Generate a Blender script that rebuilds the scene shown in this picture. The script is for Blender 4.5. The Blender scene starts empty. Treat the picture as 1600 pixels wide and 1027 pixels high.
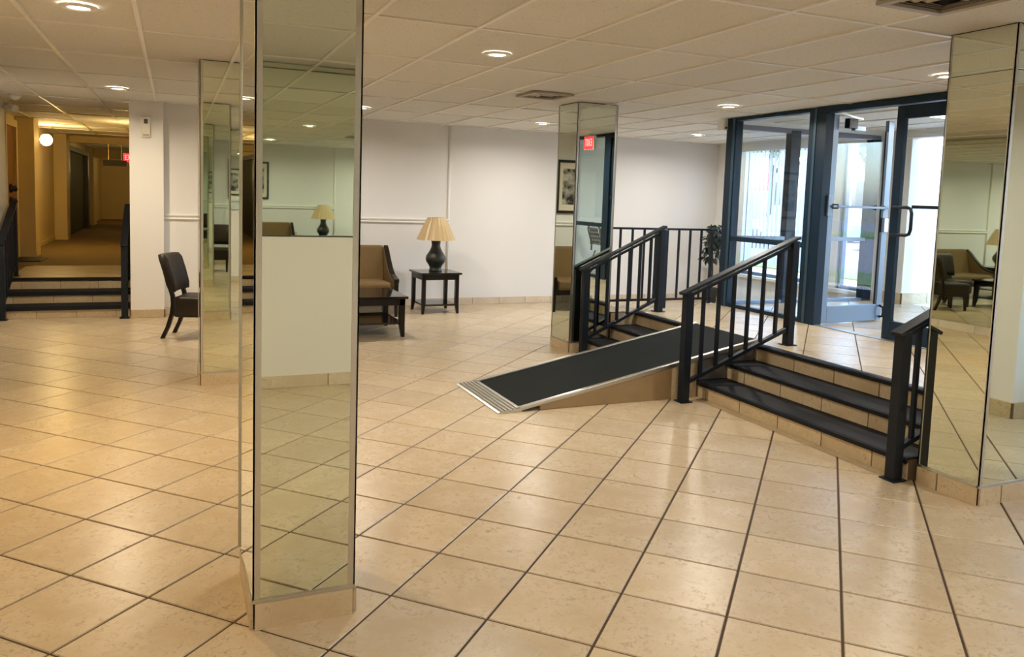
import bpy, bmesh, math, random
from mathutils import Vector, Matrix
random.seed(7)
T = 0.4127                      # one floor tile (m); architecture below is laid out in tile units
PI = math.pi
scn = bpy.context.scene
COL = scn.collection

# ------------------------------------------------------------------ camera
cam_d = bpy.data.cameras.new('camera'); cam = bpy.data.objects.new('camera', cam_d); COL.objects.link(cam)
_r = Vector((0.91946, -0.391785, 0.033133)); _d = Vector((-0.00378, -0.093074, -0.995652)); _f = Vector((0.393165, 0.915337, -0.087059))
M3 = Matrix((_r, -_d, -_f)).transposed()
CAM = Vector((-1.174764, -6.34189, 3.818455))
cam.matrix_world = Matrix.Translation(CAM * T) @ M3.to_4x4()
cam_d.sensor_fit = 'HORIZONTAL'; cam_d.sensor_width = 36.0
cam_d.lens = 1232.2525 / 1600 * 36.0
cam_d.shift_y = (416.26 - 513.5) / 1600.0
cam_d.clip_start = 0.05; cam_d.clip_end = 500
scn.camera = cam

# ------------------------------------------------------------------ sky, sun, exposure
world = bpy.data.worlds.new('sky'); scn.world = world; world.use_nodes = True
wn = world.node_tree; wn.nodes.clear()
sky = wn.nodes.new('ShaderNodeTexSky'); sky.sky_type = 'NISHITA'; sky.sun_disc = False
sky.sun_elevation = math.radians(52); sky.sun_rotation = math.radians(250); sky.air_density = 1.0; sky.dust_density = 2.5
wb = wn.nodes.new('ShaderNodeBackground'); wo = wn.nodes.new('ShaderNodeOutputWorld')
wb.inputs['Strength'].default_value = 2.3
wn.links.new(sky.outputs['Color'], wb.inputs['Color']); wn.links.new(wb.outputs['Background'], wo.inputs['Surface'])
sun_d = bpy.data.lights.new('sun', 'SUN'); sun_d.energy = 4.0; sun_d.angle = 0.01; sun_d.color = (1, .96, .9)
sun = bpy.data.objects.new('sun', sun_d); COL.objects.link(sun)
sun.rotation_euler = Vector((0.18, 0.55, -0.8)).to_track_quat('-Z', 'Y').to_euler()
vs = scn.view_settings
vs.view_transform = 'Standard'; vs.look = 'None'; vs.gamma = 1.0; vs.use_curve_mapping = False
vs.exposure = 0.30
try:
    scn.cycles.max_bounces = 14; scn.cycles.diffuse_bounces = 6; scn.cycles.glossy_bounces = 8
    scn.cycles.transparent_max_bounces = 24; scn.cycles.transmission_bounces = 8
    scn.cycles.sample_clamp_indirect = 6.0; scn.cycles.caustics_reflective = False; scn.cycles.caustics_refractive = False
    scn.cycles.use_denoising = True
except Exception:
    pass
LAMP_W = 26.0                    # watts of one recessed lamp
WARM = (1.0, 0.67, 0.29); AMBER = (1.0, 0.66, 0.20); SOFT = (1.0, 0.82, 0.58); NEUTRAL = (1.0, 0.93, 0.83)

# ------------------------------------------------------------------ materials
MATS = {}
def mat(name, color=(.8, .8, .8), rough=.5, metal=0.0, spec=.5, emit=None, estr=0.0, bump=None, noise=None, coat=0.0):
    """noise=(scale, amount, second colour): procedural colour variation; bump=(scale, strength)"""
    if name in MATS: return MATS[name]
    m = bpy.data.materials.new(name); m.use_nodes = True
    nt = m.node_tree; b = nt.nodes['Principled BSDF']
    b.inputs['Base Color'].default_value = (*color, 1); b.inputs['Roughness'].default_value = rough
    b.inputs['Metallic'].default_value = metal; b.inputs['Specular IOR Level'].default_value = spec
    if coat: b.inputs['Coat Weight'].default_value = coat; b.inputs['Coat Roughness'].default_value = .06
    if emit: b.inputs['Emission Color'].default_value = (*emit, 1); b.inputs['Emission Strength'].default_value = estr
    geo = nt.nodes.new('ShaderNodeNewGeometry')
    if noise:
        n = nt.nodes.new('ShaderNodeTexNoise'); n.inputs['Scale'].default_value = noise[0]; n.inputs['Detail'].default_value = 6
        nt.links.new(geo.outputs['Position'], n.inputs['Vector'])
        r = nt.nodes.new('ShaderNodeMapRange'); r.inputs['From Min'].default_value = .35; r.inputs['From Max'].default_value = .68
        r.inputs['To Max'].default_value = noise[1]
        nt.links.new(n.outputs['Fac'], r.inputs['Value'])
        mx = nt.nodes.new('ShaderNodeMix'); mx.data_type = 'RGBA'
        mx.inputs['A'].default_value = (*color, 1); mx.inputs['B'].default_value = (*noise[2], 1)
        nt.links.new(r.outputs['Result'], mx.inputs['Factor']); nt.links.new(mx.outputs['Result'], b.inputs['Base Color'])
    if bump:
        n2 = nt.nodes.new('ShaderNodeTexNoise'); n2.inputs['Scale'].default_value = bump[0]; n2.inputs['Detail'].default_value = 4
        nt.links.new(geo.outputs['Position'], n2.inputs['Vector'])
        bp = nt.nodes.new('ShaderNodeBump'); bp.inputs['Strength'].default_value = bump[1]; bp.inputs['Distance'].default_value = .003
        nt.links.new(n2.outputs['Fac'], bp.inputs['Height']); nt.links.new(bp.outputs['Normal'], b.inputs['Normal'])
    MATS[name] = m
    return m

def stone_tile(name, base, dark, pale, rough):
    """glazed ceramic imitating travertine: pale body, brown pitted flecks, slight tile to tile variation"""
    m = bpy.data.materials.new(name); m.use_nodes = True
    nt = m.node_tree; N = nt.nodes; L = nt.links; b = N['Principled BSDF']
    geo = N.new('ShaderNodeNewGeometry'); oi = N.new('ShaderNodeObjectInfo')
    add = N.new('ShaderNodeMath'); add.operation = 'ADD'; L.new(oi.outputs['Random'], add.inputs[0]); L.new(geo.outputs['Random Per Island'], add.inputs[1])
    fr = N.new('ShaderNodeMath'); fr.operation = 'FRACT'; L.new(add.outputs[0], fr.inputs[0])
    off = N.new('ShaderNodeVectorMath'); off.operation = 'SCALE'; off.inputs[0].default_value = (37, 53, 11); L.new(fr.outputs[0], off.inputs['Scale'])
    pos = N.new('ShaderNodeVectorMath'); pos.operation = 'ADD'; L.new(geo.outputs['Position'], pos.inputs[0]); L.new(off.outputs[0], pos.inputs[1])
    n1 = N.new('ShaderNodeTexNoise'); n1.inputs['Scale'].default_value = 5.0; n1.inputs['Detail'].default_value = 8; n1.inputs['Roughness'].default_value = .62
    n2 = N.new('ShaderNodeTexNoise'); n2.inputs['Scale'].default_value = 34.0; n2.inputs['Detail'].default_value = 7; n2.inputs['Roughness'].default_value = .7; n2.inputs['Distortion'].default_value = 1.2
    L.new(pos.outputs[0], n1.inputs['Vector']); L.new(pos.outputs[0], n2.inputs['Vector'])
    r1 = N.new('ShaderNodeMapRange'); r1.inputs['From Min'].default_value = .36; r1.inputs['From Max'].default_value = .60; L.new(n1.outputs['Fac'], r1.inputs['Value'])
    r2 = N.new('ShaderNodeMapRange'); r2.inputs['From Min'].default_value = .52; r2.inputs['From Max'].default_value = .66; L.new(n2.outputs['Fac'], r2.inputs['Value'])
    fl = N.new('ShaderNodeMath'); fl.operation = 'MULTIPLY'; L.new(r1.outputs[0], fl.inputs[0]); L.new(r2.outputs[0], fl.inputs[1])
    m1 = N.new('ShaderNodeMix'); m1.data_type = 'RGBA'; m1.inputs['A'].default_value = (*base, 1); m1.inputs['B'].default_value = (*pale, 1); L.new(r1.outputs[0], m1.inputs['Factor'])
    sc = N.new('ShaderNodeMath'); sc.operation = 'MULTIPLY'; sc.inputs[1].default_value = .5; L.new(fl.outputs[0], sc.inputs[0])
    m2 = N.new('ShaderNodeMix'); m2.data_type = 'RGBA'; L.new(m1.outputs['Result'], m2.inputs['A']); m2.inputs['B'].default_value = (*dark, 1); L.new(sc.outputs[0], m2.inputs['Factor'])
    v = N.new('ShaderNodeMapRange'); v.inputs['To Min'].default_value = .93; v.inputs['To Max'].default_value = 1.06; L.new(fr.outputs[0], v.inputs['Value'])
    hs = N.new('ShaderNodeHueSaturation'); L.new(m2.outputs['Result'], hs.inputs['Color']); L.new(v.outputs[0], hs.inputs['Value'])
    L.new(hs.outputs['Color'], b.inputs['Base Color']); b.inputs['Roughness'].default_value = rough; b.inputs['Specular IOR Level'].default_value = .32
    bp = N.new('ShaderNodeBump'); bp.inputs['Strength'].default_value = .12; bp.inputs['Distance'].default_value = .002; bp.invert = True
    L.new(fl.outputs[0], bp.inputs['Height']); L.new(bp.outputs['Normal'], b.inputs['Normal'])
    return m

def ceiling_tile_mat():
    m = bpy.data.materials.new('fissured ceiling panel'); m.use_nodes = True
    nt = m.node_tree; N = nt.nodes; L = nt.links; b = N['Principled BSDF']
    geo = N.new('ShaderNodeNewGeometry')
    n = N.new('ShaderNodeTexNoise'); n.inputs['Scale'].default_value = 70; n.inputs['Detail'].default_value = 3; n.inputs['Distortion'].default_value = .8
    L.new(geo.outputs['Position'], n.inputs['Vector'])
    r = N.new('ShaderNodeMapRange'); r.inputs['From Min'].default_value = .60; r.inputs['From Max'].default_value = .70; L.new(n.outputs['Fac'], r.inputs['Value'])
    oi = N.new('ShaderNodeObjectInfo'); v = N.new('ShaderNodeMapRange'); v.inputs['To Min'].default_value = .95; v.inputs['To Max'].default_value = 1.04; L.new(oi.outputs['Random'], v.inputs['Value'])
    mx = N.new('ShaderNodeMix'); mx.data_type = 'RGBA'; mx.inputs['A'].default_value = (.755, .745, .71, 1); mx.inputs['B'].default_value = (.54, .52, .48, 1); L.new(r.outputs[0], mx.inputs['Factor'])
    hs = N.new('ShaderNodeHueSaturation'); L.new(mx.outputs['Result'], hs.inputs['Color']); L.new(v.outputs[0], hs.inputs['Value'])
    L.new(hs.outputs['Color'], b.inputs['Base Color']); b.inputs['Roughness'].default_value = .85
    bp = N.new('ShaderNodeBump'); bp.inputs['Strength'].default_value = .4; bp.inputs['Distance'].default_value = .002; bp.invert = True
    L.new(r.outputs[0], bp.inputs['Height']); L.new(bp.outputs['Normal'], b.inputs['Normal'])
    return m

def glass_mat(name, tint):
    m = bpy.data.materials.new(name); m.use_nodes = True
    nt = m.node_tree; N = nt.nodes; L = nt.links; N.clear()
    o = N.new('ShaderNodeOutputMaterial'); tr = N.new('ShaderNodeBsdfTransparent'); gl = N.new('ShaderNodeBsdfGlossy')
    tr.inputs['Color'].default_value = (*tint, 1); gl.inputs['Roughness'].default_value = .01; gl.inputs['Color'].default_value = (.9, .95, 1, 1)
    lw = N.new('ShaderNodeLayerWeight'); lw.inputs['Blend'].default_value = .5
    pw_ = N.new('ShaderNodeMath'); pw_.operation = 'POWER'; pw_.inputs[1].default_value = 4.0; L.new(lw.outputs['Facing'], pw_.inputs[0])
    fr = N.new('ShaderNodeMapRange'); fr.inputs['To Min'].default_value = .035; fr.inputs['To Max'].default_value = .8; L.new(pw_.outputs[0], fr.inputs['Value'])
    mx = N.new('ShaderNodeMixShader'); L.new(fr.outputs[0], mx.inputs[0]); L.new(tr.outputs[0], mx.inputs[1]); L.new(gl.outputs[0], mx.inputs[2])
    L.new(mx.outputs[0], o.inputs['Surface'])
    return m

def photo_mat(name, seed):
    """a faded monochrome print: soft dark and light blocks"""
    m = bpy.data.materials.new(name); m.use_nodes = True
    nt = m.node_tree; N = nt.nodes; L = nt.links; b = N['Principled BSDF']
    tc = N.new('ShaderNodeTexCoord'); mp = N.new('ShaderNodeMapping'); mp.inputs['Location'].default_value = (seed, seed * 2, seed)
    n = N.new('ShaderNodeTexNoise'); n.inputs['Scale'].default_value = 9; n.inputs['Detail'].default_value = 5
    L.new(tc.outputs['Object'], mp.inputs['Vector']); L.new(mp.outputs[0], n.inputs['Vector'])
    cr = N.new('ShaderNodeValToRGB'); cr.color_ramp.elements[0].position = .38; cr.color_ramp.elements[0].color = (.03, .03, .035, 1)
    cr.color_ramp.elements[1].position = .66; cr.color_ramp.elements[1].color = (.55, .52, .47, 1)
    L.new(n.outputs['Fac'], cr.inputs['Fac']); L.new(cr.outputs['Color'], b.inputs['Base Color']); b.inputs['Roughness'].default_value = .25
    return m

M_TILE = stone_tile('travertine floor tile', (.51, .40, .255), (.17, .105, .045), (.56, .455, .31), .27)
M_RISER = stone_tile('travertine riser tile', (.50, .395, .245), (.16, .10, .04), (.58, .475, .31), .38)
M_GROUT = mat('dark brown grout', (.055, .028, .014), .8)
M_PALEGROUT = mat('brown riser grout', (.15, .10, .055), .8)
M_CEIL = ceiling_tile_mat()
M_BAR = mat('white painted ceiling grid', (.85, .83, .78), .35)
M_CEILBACK = mat('ceiling slab', (.5, .5, .5), .9)
M_WALL = mat('white painted wall', (.80, .79, .77), .55, bump=(60, .05), noise=(1.2, .25, (.76, .75, .72)))
M_CREAM = mat('cream textured corridor wall', (.68, .56, .30), .6, bump=(90, .25))
M_TRIM = mat('white gloss trim', (.82, .81, .77), .35)
M_MIRROR = mat('green tinted mirror', (.78, .84, .73), .012, metal=1.0)
M_SEAM = mat('dark mirror edge', (.03, .03, .025), .4)
M_ALU = mat('brushed aluminium trim', (.62, .61, .57), .32, metal=1.0, bump=(300, .05))
M_FRAME = mat('dark blue black anodised frame', (.005, .021, .046), .42, spec=.3)
M_IRON = mat('black painted steel', (.006, .010, .018), .42, spec=.3)
M_LEAFALU = mat('clear anodised door aluminium', (.17, .22, .29), .38, metal=.45)
M_GLASS = glass_mat('clear glazing', (.955, .975, .985))
M_RUBBER = mat('black rubber tread', (.010, .012, .017), .6, spec=.2, bump=(200, .15))
M_GRIP = mat('black abrasive grip sheet', (.012, .015, .015), .85, spec=.15, bump=(700, .6))
M_WOOD = mat('raw brown plywood', (.40, .29, .155), .6, noise=(6, .5, (.31, .21, .10)))
M_METAL = mat('grey sheet metal', (.22, .22, .22), .4, metal=.8)
M_LEATHER = mat('dark brown leather', (.020, .013, .008), .48, spec=.35, bump=(160, .1))
M_DARKWOOD = mat('espresso stained wood', (.009, .006, .005), .3, spec=.35, bump=(40, .03))
M_FABRIC = mat('tan brown upholstery', (.165, .10, .034), .85, bump=(500, .3), noise=(9, .3, (.13, .078, .027)))
M_GLASSTOP = mat('dark polished table top', (.012, .009, .009), .06)
M_LAMPBODY = mat('dark green grey hammered ceramic', (.022, .026, .020), .35, bump=(120, .8))
M_SHADE = mat('tan pleated shade in clear wrap', (.55, .40, .20), .3, coat=.7)
M_BRASS = mat('brass', (.6, .42, .15), .25, metal=1.0)
M_PLASTIC = mat('cream plastic', (.74, .71, .62), .4)
M_WHITEPL = mat('white plastic', (.82, .82, .80), .35)
M_DARKPL = mat('dark plastic', (.03, .03, .03), .4)
M_VENT = mat('dusty grey beige grille', (.42, .37, .31), .5)
M_BLACK = mat('black void', (.004, .004, .004), .9)
M_LENS = mat('lit lamp lens', (1, 1, 1), .4, emit=(1.0, .86, .66), estr=14)
M_GLOBE = mat('lit globe', (1, 1, 1), .4, emit=(1.0, .80, .45), estr=22)
M_TUBE = mat('lit tube', (1, 1, 1), .4, emit=(1.0, .97, .9), estr=9)
M_EXIT = mat('lit pale exit letters', (.8, .4, .4), .4, emit=(1.0, .50, .46), estr=1.0)
M_EXITBOX = mat('backlit exit sign face', (.6, .02, .03), .4, emit=(1.0, .035, .05), estr=1.1)
M_CARPET = mat('brown corridor carpet', (.17, .11, .032), .95, bump=(400, .5), noise=(3, .4, (.13, .08, .024)))
M_BASE = stone_tile('pale baseboard tile', (.64, .53, .39), (.3, .2, .1), (.72, .62, .48), .35)
M_LANDING = stone_tile('corridor landing tile', (.40, .28, .11), (.22, .14, .05), (.45, .33, .14), .4)
M_BROWNDOOR = mat('brown flush door', (.22, .095, .025), .4, noise=(5, .4, (.16, .065, .016)))
M_GREENDOOR = mat('dark olive fire door', (.045, .042, .018), .7, spec=.2)
M_LEAF = mat('dark green leaf', (.012, .022, .012), .4)
M_BARK = mat('thin brown trunk', (.05, .035, .022), .8)
M_BLIND = mat('white blind vane', (.70, .70, .73), .6)
M_PAPER = mat('pale pink notice paper', (.62, .52, .52), .7)
M_MAT = mat('pale picture mount', (.72, .66, .55), .8)
M_BLFRAME = mat('black picture frame', (.014, .012, .010), .35)
M_RED = mat('red paint', (.6, .02, .03), .3, coat=.5)
M_WHITECAR = mat('white car paint', (.75, .76, .78), .25, coat=.6)
M_BLUECAR = mat('teal blue car paint', (.10, .28, .36), .25, coat=.6)
M_GREYCAR = mat('silver car paint', (.40, .42, .44), .25, coat=.6)
M_CARGLASS = mat('dark car window', (.03, .04, .05), .05)
M_TYRE = mat('black tyre', (.02, .02, .02), .8)
M_ASPHALT = mat('sun bleached asphalt', (.15, .15, .16), .9, noise=(1.5, .4, (.12, .12, .125)))
M_PAVE = mat('pale concrete pavement', (.30, .29, .27), .9, noise=(2, .4, (.25, .24, .23)))
M_GRASS = mat('sunlit grass', (.07, .12, .03), .9, noise=(4, .6, (.10, .14, .04)))
M_FOLIAGE = mat('sunlit green foliage', (.06, .12, .03), .7, noise=(3, .7, (.11, .17, .055)))
M_FARBLDG = mat('pale stucco building', (.42, .41, .38), .8, noise=(1, .3, (.37, .35, .32)))
M_SILL = mat('white window sill', (.84, .85, .86), .4)

# ------------------------------------------------------------------ mesh helpers
class MB:
    def __init__(s, k=T): s.v = []; s.f = []; s.k = k; s.sm = []
    def add(s, vs, fs, smooth=False):
        o = len(s.v); s.v += [tuple(c * s.k for c in v) for v in vs]; s.f += [tuple(i + o for i in f) for f in fs]; s.sm += [smooth] * len(fs)
        return s
    def box(s, x0, x1, y0, y1, z0, z1):
        return s.add([(x0, y0, z0), (x1, y0, z0), (x1, y1, z0), (x0, y1, z0), (x0, y0, z1), (x1, y0, z1), (x1, y1, z1), (x0, y1, z1)],
                     [(0, 3, 2, 1), (4, 5, 6, 7), (0, 1, 5, 4), (1, 2, 6, 5), (2, 3, 7, 6), (3, 0, 4, 7)])
    def bar(s, a, b, w, h=None, up=(0, 0, 1)):
        """rectangular bar from a to b: w across, h along 'up'"""
        h = h or w; a = Vector(a); b = Vector(b); d = (b - a).normalized(); u = Vector(up)
        if abs(d.dot(u)) > .99: u = Vector((0, 1, 0))
        r = d.cross(u).normalized(); u = r.cross(d)
        vs = []
        for p in (a, b):
            for i, j in ((-1, -1), (1, -1), (1, 1), (-1, 1)): vs.append(tuple(p + r * (i * w / 2) + u * (j * h / 2)))
        return s.add(vs, [(0, 3, 2, 1), (4, 5, 6, 7), (0, 1, 5, 4), (1, 2, 6, 5), (2, 3, 7, 6), (3, 0, 4, 7)])
    def taper(s, a, b, w0, w1, d0=None, d1=None):
        """post from a up to b with square ends"""
        d0 = d0 or w0; d1 = d1 or w1; vs = []
        for p, w, d in ((a, w0, d0), (b, w1, d1)):
            for i, j in ((-1, -1), (1, -1), (1, 1), (-1, 1)): vs.append((p[0] + i * w / 2, p[1] + j * d / 2, p[2]))
        return s.add(vs, [(0, 3, 2, 1), (4, 5, 6, 7), (0, 1, 5, 4), (1, 2, 6, 5), (2, 3, 7, 6), (3, 0, 4, 7)])
    def prism(s, pts, axis, a, b):
        """extrude a 2D polygon (in the two other axes, in xyz order) along axis from a to b"""
        n = len(pts); vs = []
        for t in (a, b):
            for p in pts:
                q = list(p); q.insert('xyz'.index(axis), t); vs.append(tuple(q))
        return s.add(vs, [tuple(range(n)), tuple(range(2 * n - 1, n - 1, -1))] + [(i, i + n, (i + 1) % n + n, (i + 1) % n) for i in range(n)])
    def lathe(s, prof, c=(0, 0, 0), n=24, smooth=True, cap=True):
        vs = []; fs = []
        for r, z in prof:
            for i in range(n): t = 2 * PI * i / n; vs.append((c[0] + r * math.cos(t), c[1] + r * math.sin(t), c[2] + z))
        for k in range(len(prof) - 1):
            for i in range(n): j = (i + 1) % n; fs.append((k * n + i, k * n + j, (k + 1) * n + j, (k + 1) * n + i))
        s.add(vs, fs, smooth)
        if cap:
            o = len(s.v) - len(vs)
            for k in (0, len(prof) - 1):
                if prof[k][0] > 1e-6: s.f.append(tuple(o + k * n + i for i in (range(n) if k else range(n - 1, -1, -1)))); s.sm.append(False)
        return s
    def tube(s, pts, r, n=8, smooth=True):
        pts = [Vector(p) for p in pts]; vs = []; fs = []; prev = None
        for i, p in enumerate(pts):
            d = (pts[min(i + 1, len(pts) - 1)] - pts[max(i - 1, 0)]).normalized()
            u = prev if prev else (Vector((0, 0, 1)) if abs(d.z) < .9 else Vector((1, 0, 0)))
            x = d.cross(u).normalized(); u = x.cross(d).normalized(); prev = u
            rr = r[i] if isinstance(r, (list, tuple)) else r
            for k in range(n): t = 2 * PI * k / n; vs.append(tuple(p + x * (rr * math.cos(t)) + u * (rr * math.sin(t))))
        for i in range(len(pts) - 1):
            for k in range(n): j = (k + 1) % n; fs.append((i * n + k, i * n + j, (i + 1) * n + j, (i + 1) * n + k))
        s.add(vs, fs, smooth)
        o = len(s.v) - len(vs)
        s.f.append(tuple(o + k for k in range(n - 1, -1, -1))); s.f.append(tuple(o + (len(pts) - 1) * n + k for k in range(n))); s.sm += [False, False]
        return s
    def build(s, name, m, parent=None, bevel=0.0, local=False, seg=2):
        me = bpy.data.meshes.new(name); me.from_pydata(s.v, [], s.f); me.update()
        bm = bmesh.new(); bm.from_mesh(me); bmesh.ops.recalc_face_normals(bm, faces=bm.faces)
        if bevel: bmesh.ops.bevel(bm, geom=[e for e in bm.edges if e.is_manifold and e.calc_face_angle(0) > .6], offset=bevel, segments=seg, affect='EDGES', profile=.5)
        bm.to_mesh(me); bm.free()
        if any(s.sm) and not bevel:
            for p, q in zip(me.polygons, s.sm): p.use_smooth = q
        me.materials.append(m)
        o = bpy.data.objects.new(name, me); COL.objects.link(o)
        if parent:
            o.parent = parent
            if not local: o.matrix_parent_inverse = world_of(parent).inverted()
        return o

def world_of(o):
    m = o.matrix_basis.copy()
    if o.parent: m = world_of(o.parent) @ o.matrix_parent_inverse @ m
    return m
def tag(o, label, cat, group=None, kind=None):
    if label: o['label'] = label
    if cat: o['category'] = cat
    if group: o['group'] = group
    if kind: o['kind'] = kind
    return o
def struct(o, label=None, cat=None):
    o['kind'] = 'structure'
    if label: o['label'] = label
    if cat: o['category'] = cat
    return o
def empty(name, x, y, z, rz=0.0, unit=T):
    o = bpy.data.objects.new(name, None); COL.objects.link(o); o.location = (x * unit, y * unit, z * unit); o.rotation_euler = (0, 0, rz); o.empty_display_size = .05
    return o
def copy_tree(o, parent=None):
    c = o.copy(); COL.objects.link(c)
    if parent: c.parent = parent; c.matrix_parent_inverse = o.matrix_parent_inverse.copy()
    for ch in list(o.children): copy_tree(ch, c)
    return c
def link_copy(o, parent, loc):
    c = o.copy(); COL.objects.link(c); c.parent = parent; c.matrix_parent_inverse = o.matrix_parent_inverse.copy(); c.location = loc
    return c
def B(*a): return MB().box(*a)

CH = 6.18         # ceiling height
PZ = 1.0          # entrance platform height
FX = 13.0         # inner glazed wall
OX = 18.8         # outer wall

# ------------------------------------------------------------------ floor
S2 = math.sqrt(.5)
def g2w(a, b): return ((a + b) * S2, (b - a) * S2)
def w2g(x, y): return ((x - y) * S2, (x + y) * S2)
floor = MB().box(-5.9, OX, -10.2, 20.0, -.3, -.010).build('floor', M_GROUT); struct(floor)
g = .010
tile_proto = MB()
c_ = .5 - g
tile_proto.add([(-c_, -c_, -.012), (c_, -c_, -.012), (c_, c_, -.012), (-c_, c_, -.012), (-c_ + .008, -c_ + .008, 0), (c_ - .008, -c_ + .008, 0), (c_ - .008, c_ - .008, 0), (-c_ + .008, c_ - .008, 0)],
               [(4, 5, 6, 7), (0, 1, 5, 4), (1, 2, 6, 5), (2, 3, 7, 6), (3, 0, 4, 7)])
def in_floor(x, y, m=.72):
    if not (-5.9 - m < x < OX + m - .7 and -10.0 - m < y < 19.9 + m - .6): return False
    if 9.0 < x < OX + 1 and 2.2 < y < 11.3: return False          # under the entrance platform
    if x < -2.0 and y > 19.6: return False
    if x > 15.4 and y < 2.2: return False
    return True
vis = []; rest = []
for a in range(-22, 24):
    for b in range(-14, 34):
        x, y = g2w(a + .5, b + .5)
        if not in_floor(x, y): continue
        d = Vector((x, y, 0)) - CAM
        z = d.dot(_f); u = 800 + 1232 * d.dot(_r) / z if z > .3 else 1e9; v = 416 + 1232 * d.dot(_d) / z if z > .3 else 1e9
        (vis if (z > .3 and -110 < u < 1710 and v < 1200) else rest).append((z, x, y))
vis.sort()
rest += vis[300:]; vis = vis[:300]
def first_tile(name, parent, x, y, z):
    o = tile_proto.build(name, M_TILE, None); o.parent = parent; o.location = (x * T, y * T, z * T); o.rotation_euler = (0, 0, PI / 4)
    return o
t0 = first_tile('tile', floor, vis[0][1], vis[0][2], 0)
for z, x, y in vis[1:]:
    link_copy(t0, floor, (x * T, y * T, 0))
rm = MB()
for z, x, y in rest:
    vs = []
    for lx, ly, lz in ((-c_, -c_, -.012), (c_, -c_, -.012), (c_, c_, -.012), (-c_, c_, -.012), (-c_ + .008, -c_ + .008, 0), (c_ - .008, -c_ + .008, 0), (c_ - .008, c_ - .008, 0), (-c_ + .008, c_ - .008, 0)):
        vs.append((x + (lx - ly) * S2, y + (lx + ly) * S2, lz))
    rm.add(vs, [(4, 5, 6, 7), (0, 1, 5, 4), (1, 2, 6, 5), (2, 3, 7, 6), (3, 0, 4, 7)])
o = rm.build('tile_field', M_TILE, floor); o['kind'] = 'stuff'

def clip_poly(poly, x0, x1, y0, y1):
    for ax, lim, sgn in ((0, x0, 1), (0, x1, -1), (1, y0, 1), (1, y1, -1)):
        out = []
        for i in range(len(poly)):
            p, q = poly[i - 1], poly[i]; dp = sgn * (p[ax] - lim); dq = sgn * (q[ax] - lim)
            if (dp >= 0) != (dq >= 0):
                t = dp / (dp - dq); out.append((p[0] + t * (q[0] - p[0]), p[1] + t * (q[1] - p[1])))
            if dq >= 0: out.append(q)
        poly = out
        if len(poly) < 3: return []
    return poly
def area(p): return abs(sum(p[i - 1][0] * p[i][1] - p[i][0] * p[i - 1][1] for i in range(len(p)))) / 2
def tiled(parent, x0, x1, y0, y1, z, m, name='tile', da=.0, db=.0):
    a0 = int(min(w2g(x, y)[0] for x in (x0, x1) for y in (y0, y1))) - 2; a1 = int(max(w2g(x, y)[0] for x in (x0, x1) for y in (y0, y1))) + 2
    b0 = int(min(w2g(x, y)[1] for x in (x0, x1) for y in (y0, y1))) - 2; b1 = int(max(w2g(x, y)[1] for x in (x0, x1) for y in (y0, y1))) + 2
    for a in range(a0, a1):
        for b in range(b0, b1):
            p = clip_poly([g2w(a + da + g, b + db + g), g2w(a + da + 1 - g, b + db + g), g2w(a + da + 1 - g, b + db + 1 - g), g2w(a + da + g, b + db + 1 - g)], x0, x1, y0, y1)
            if len(p) < 3 or area(p) < .02: continue
            MB().prism(p, 'z', z - .02, z).build(name, m, parent)

# ------------------------------------------------------------------ ceiling: suspended grid
ceil = B(-7.2, 19.1, -10.2, 66.5, CH + .10, CH + .4).build('ceiling', M_CEILBACK); struct(ceil)
XL = [-3.12 + 1.4725 * k for k in range(-3, 16)]; YL = [1.38 + 2.95 * k for k in range(-4, 23)]
pw, pl = 1.4725, 2.95
pp = MB(); e = .028
pp.add([(-pw / 2 + e, -pl / 2 + e, .012), (pw / 2 - e, -pl / 2 + e, .012), (pw / 2 - e, pl / 2 - e, .012), (-pw / 2 + e, pl / 2 - e, .012),
        (-pw / 2 + .005, -pl / 2 + .005, .04), (pw / 2 - .005, -pl / 2 + .005, .04), (pw / 2 - .005, pl / 2 - .005, .04), (-pw / 2 + .005, pl / 2 - .005, .04)],
       [(0, 1, 2, 3), (0, 4, 5, 1), (1, 5, 6, 2), (2, 6, 7, 3), (3, 7, 4, 0)])
p0 = None
for i in range(len(XL) - 1):
    for j in range(len(YL) - 1):
        x = (XL[i] + XL[i + 1]) / 2; y = (YL[j] + YL[j + 1]) / 2
        if y > 22 and x > -1.6: continue
        if x > OX: continue
        if x < -7 or (x < -5.9 and y < 19): continue
        sag = random.uniform(-.004, .006)
        if p0 is None:
            p0 = pp.build('ceiling_panel', M_CEIL, None); p0.parent = ceil; p0.location = (x * T, y * T, (CH + sag) * T)
        else: link_copy(p0, ceil, (x * T, y * T, (CH + sag) * T))
for x in XL:
    if x < OX: B(x - .03, x + .03, -10, 66 if x < -1.6 else 20.2, CH - .014, CH + .05).build('grid_bar', M_BAR, ceil)
for y in YL:
    B(-7.2, -2 if y > 20.3 else 19.0, y - .03, y + .03, CH - .011, CH + .05).build('grid_bar', M_BAR, ceil)

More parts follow.
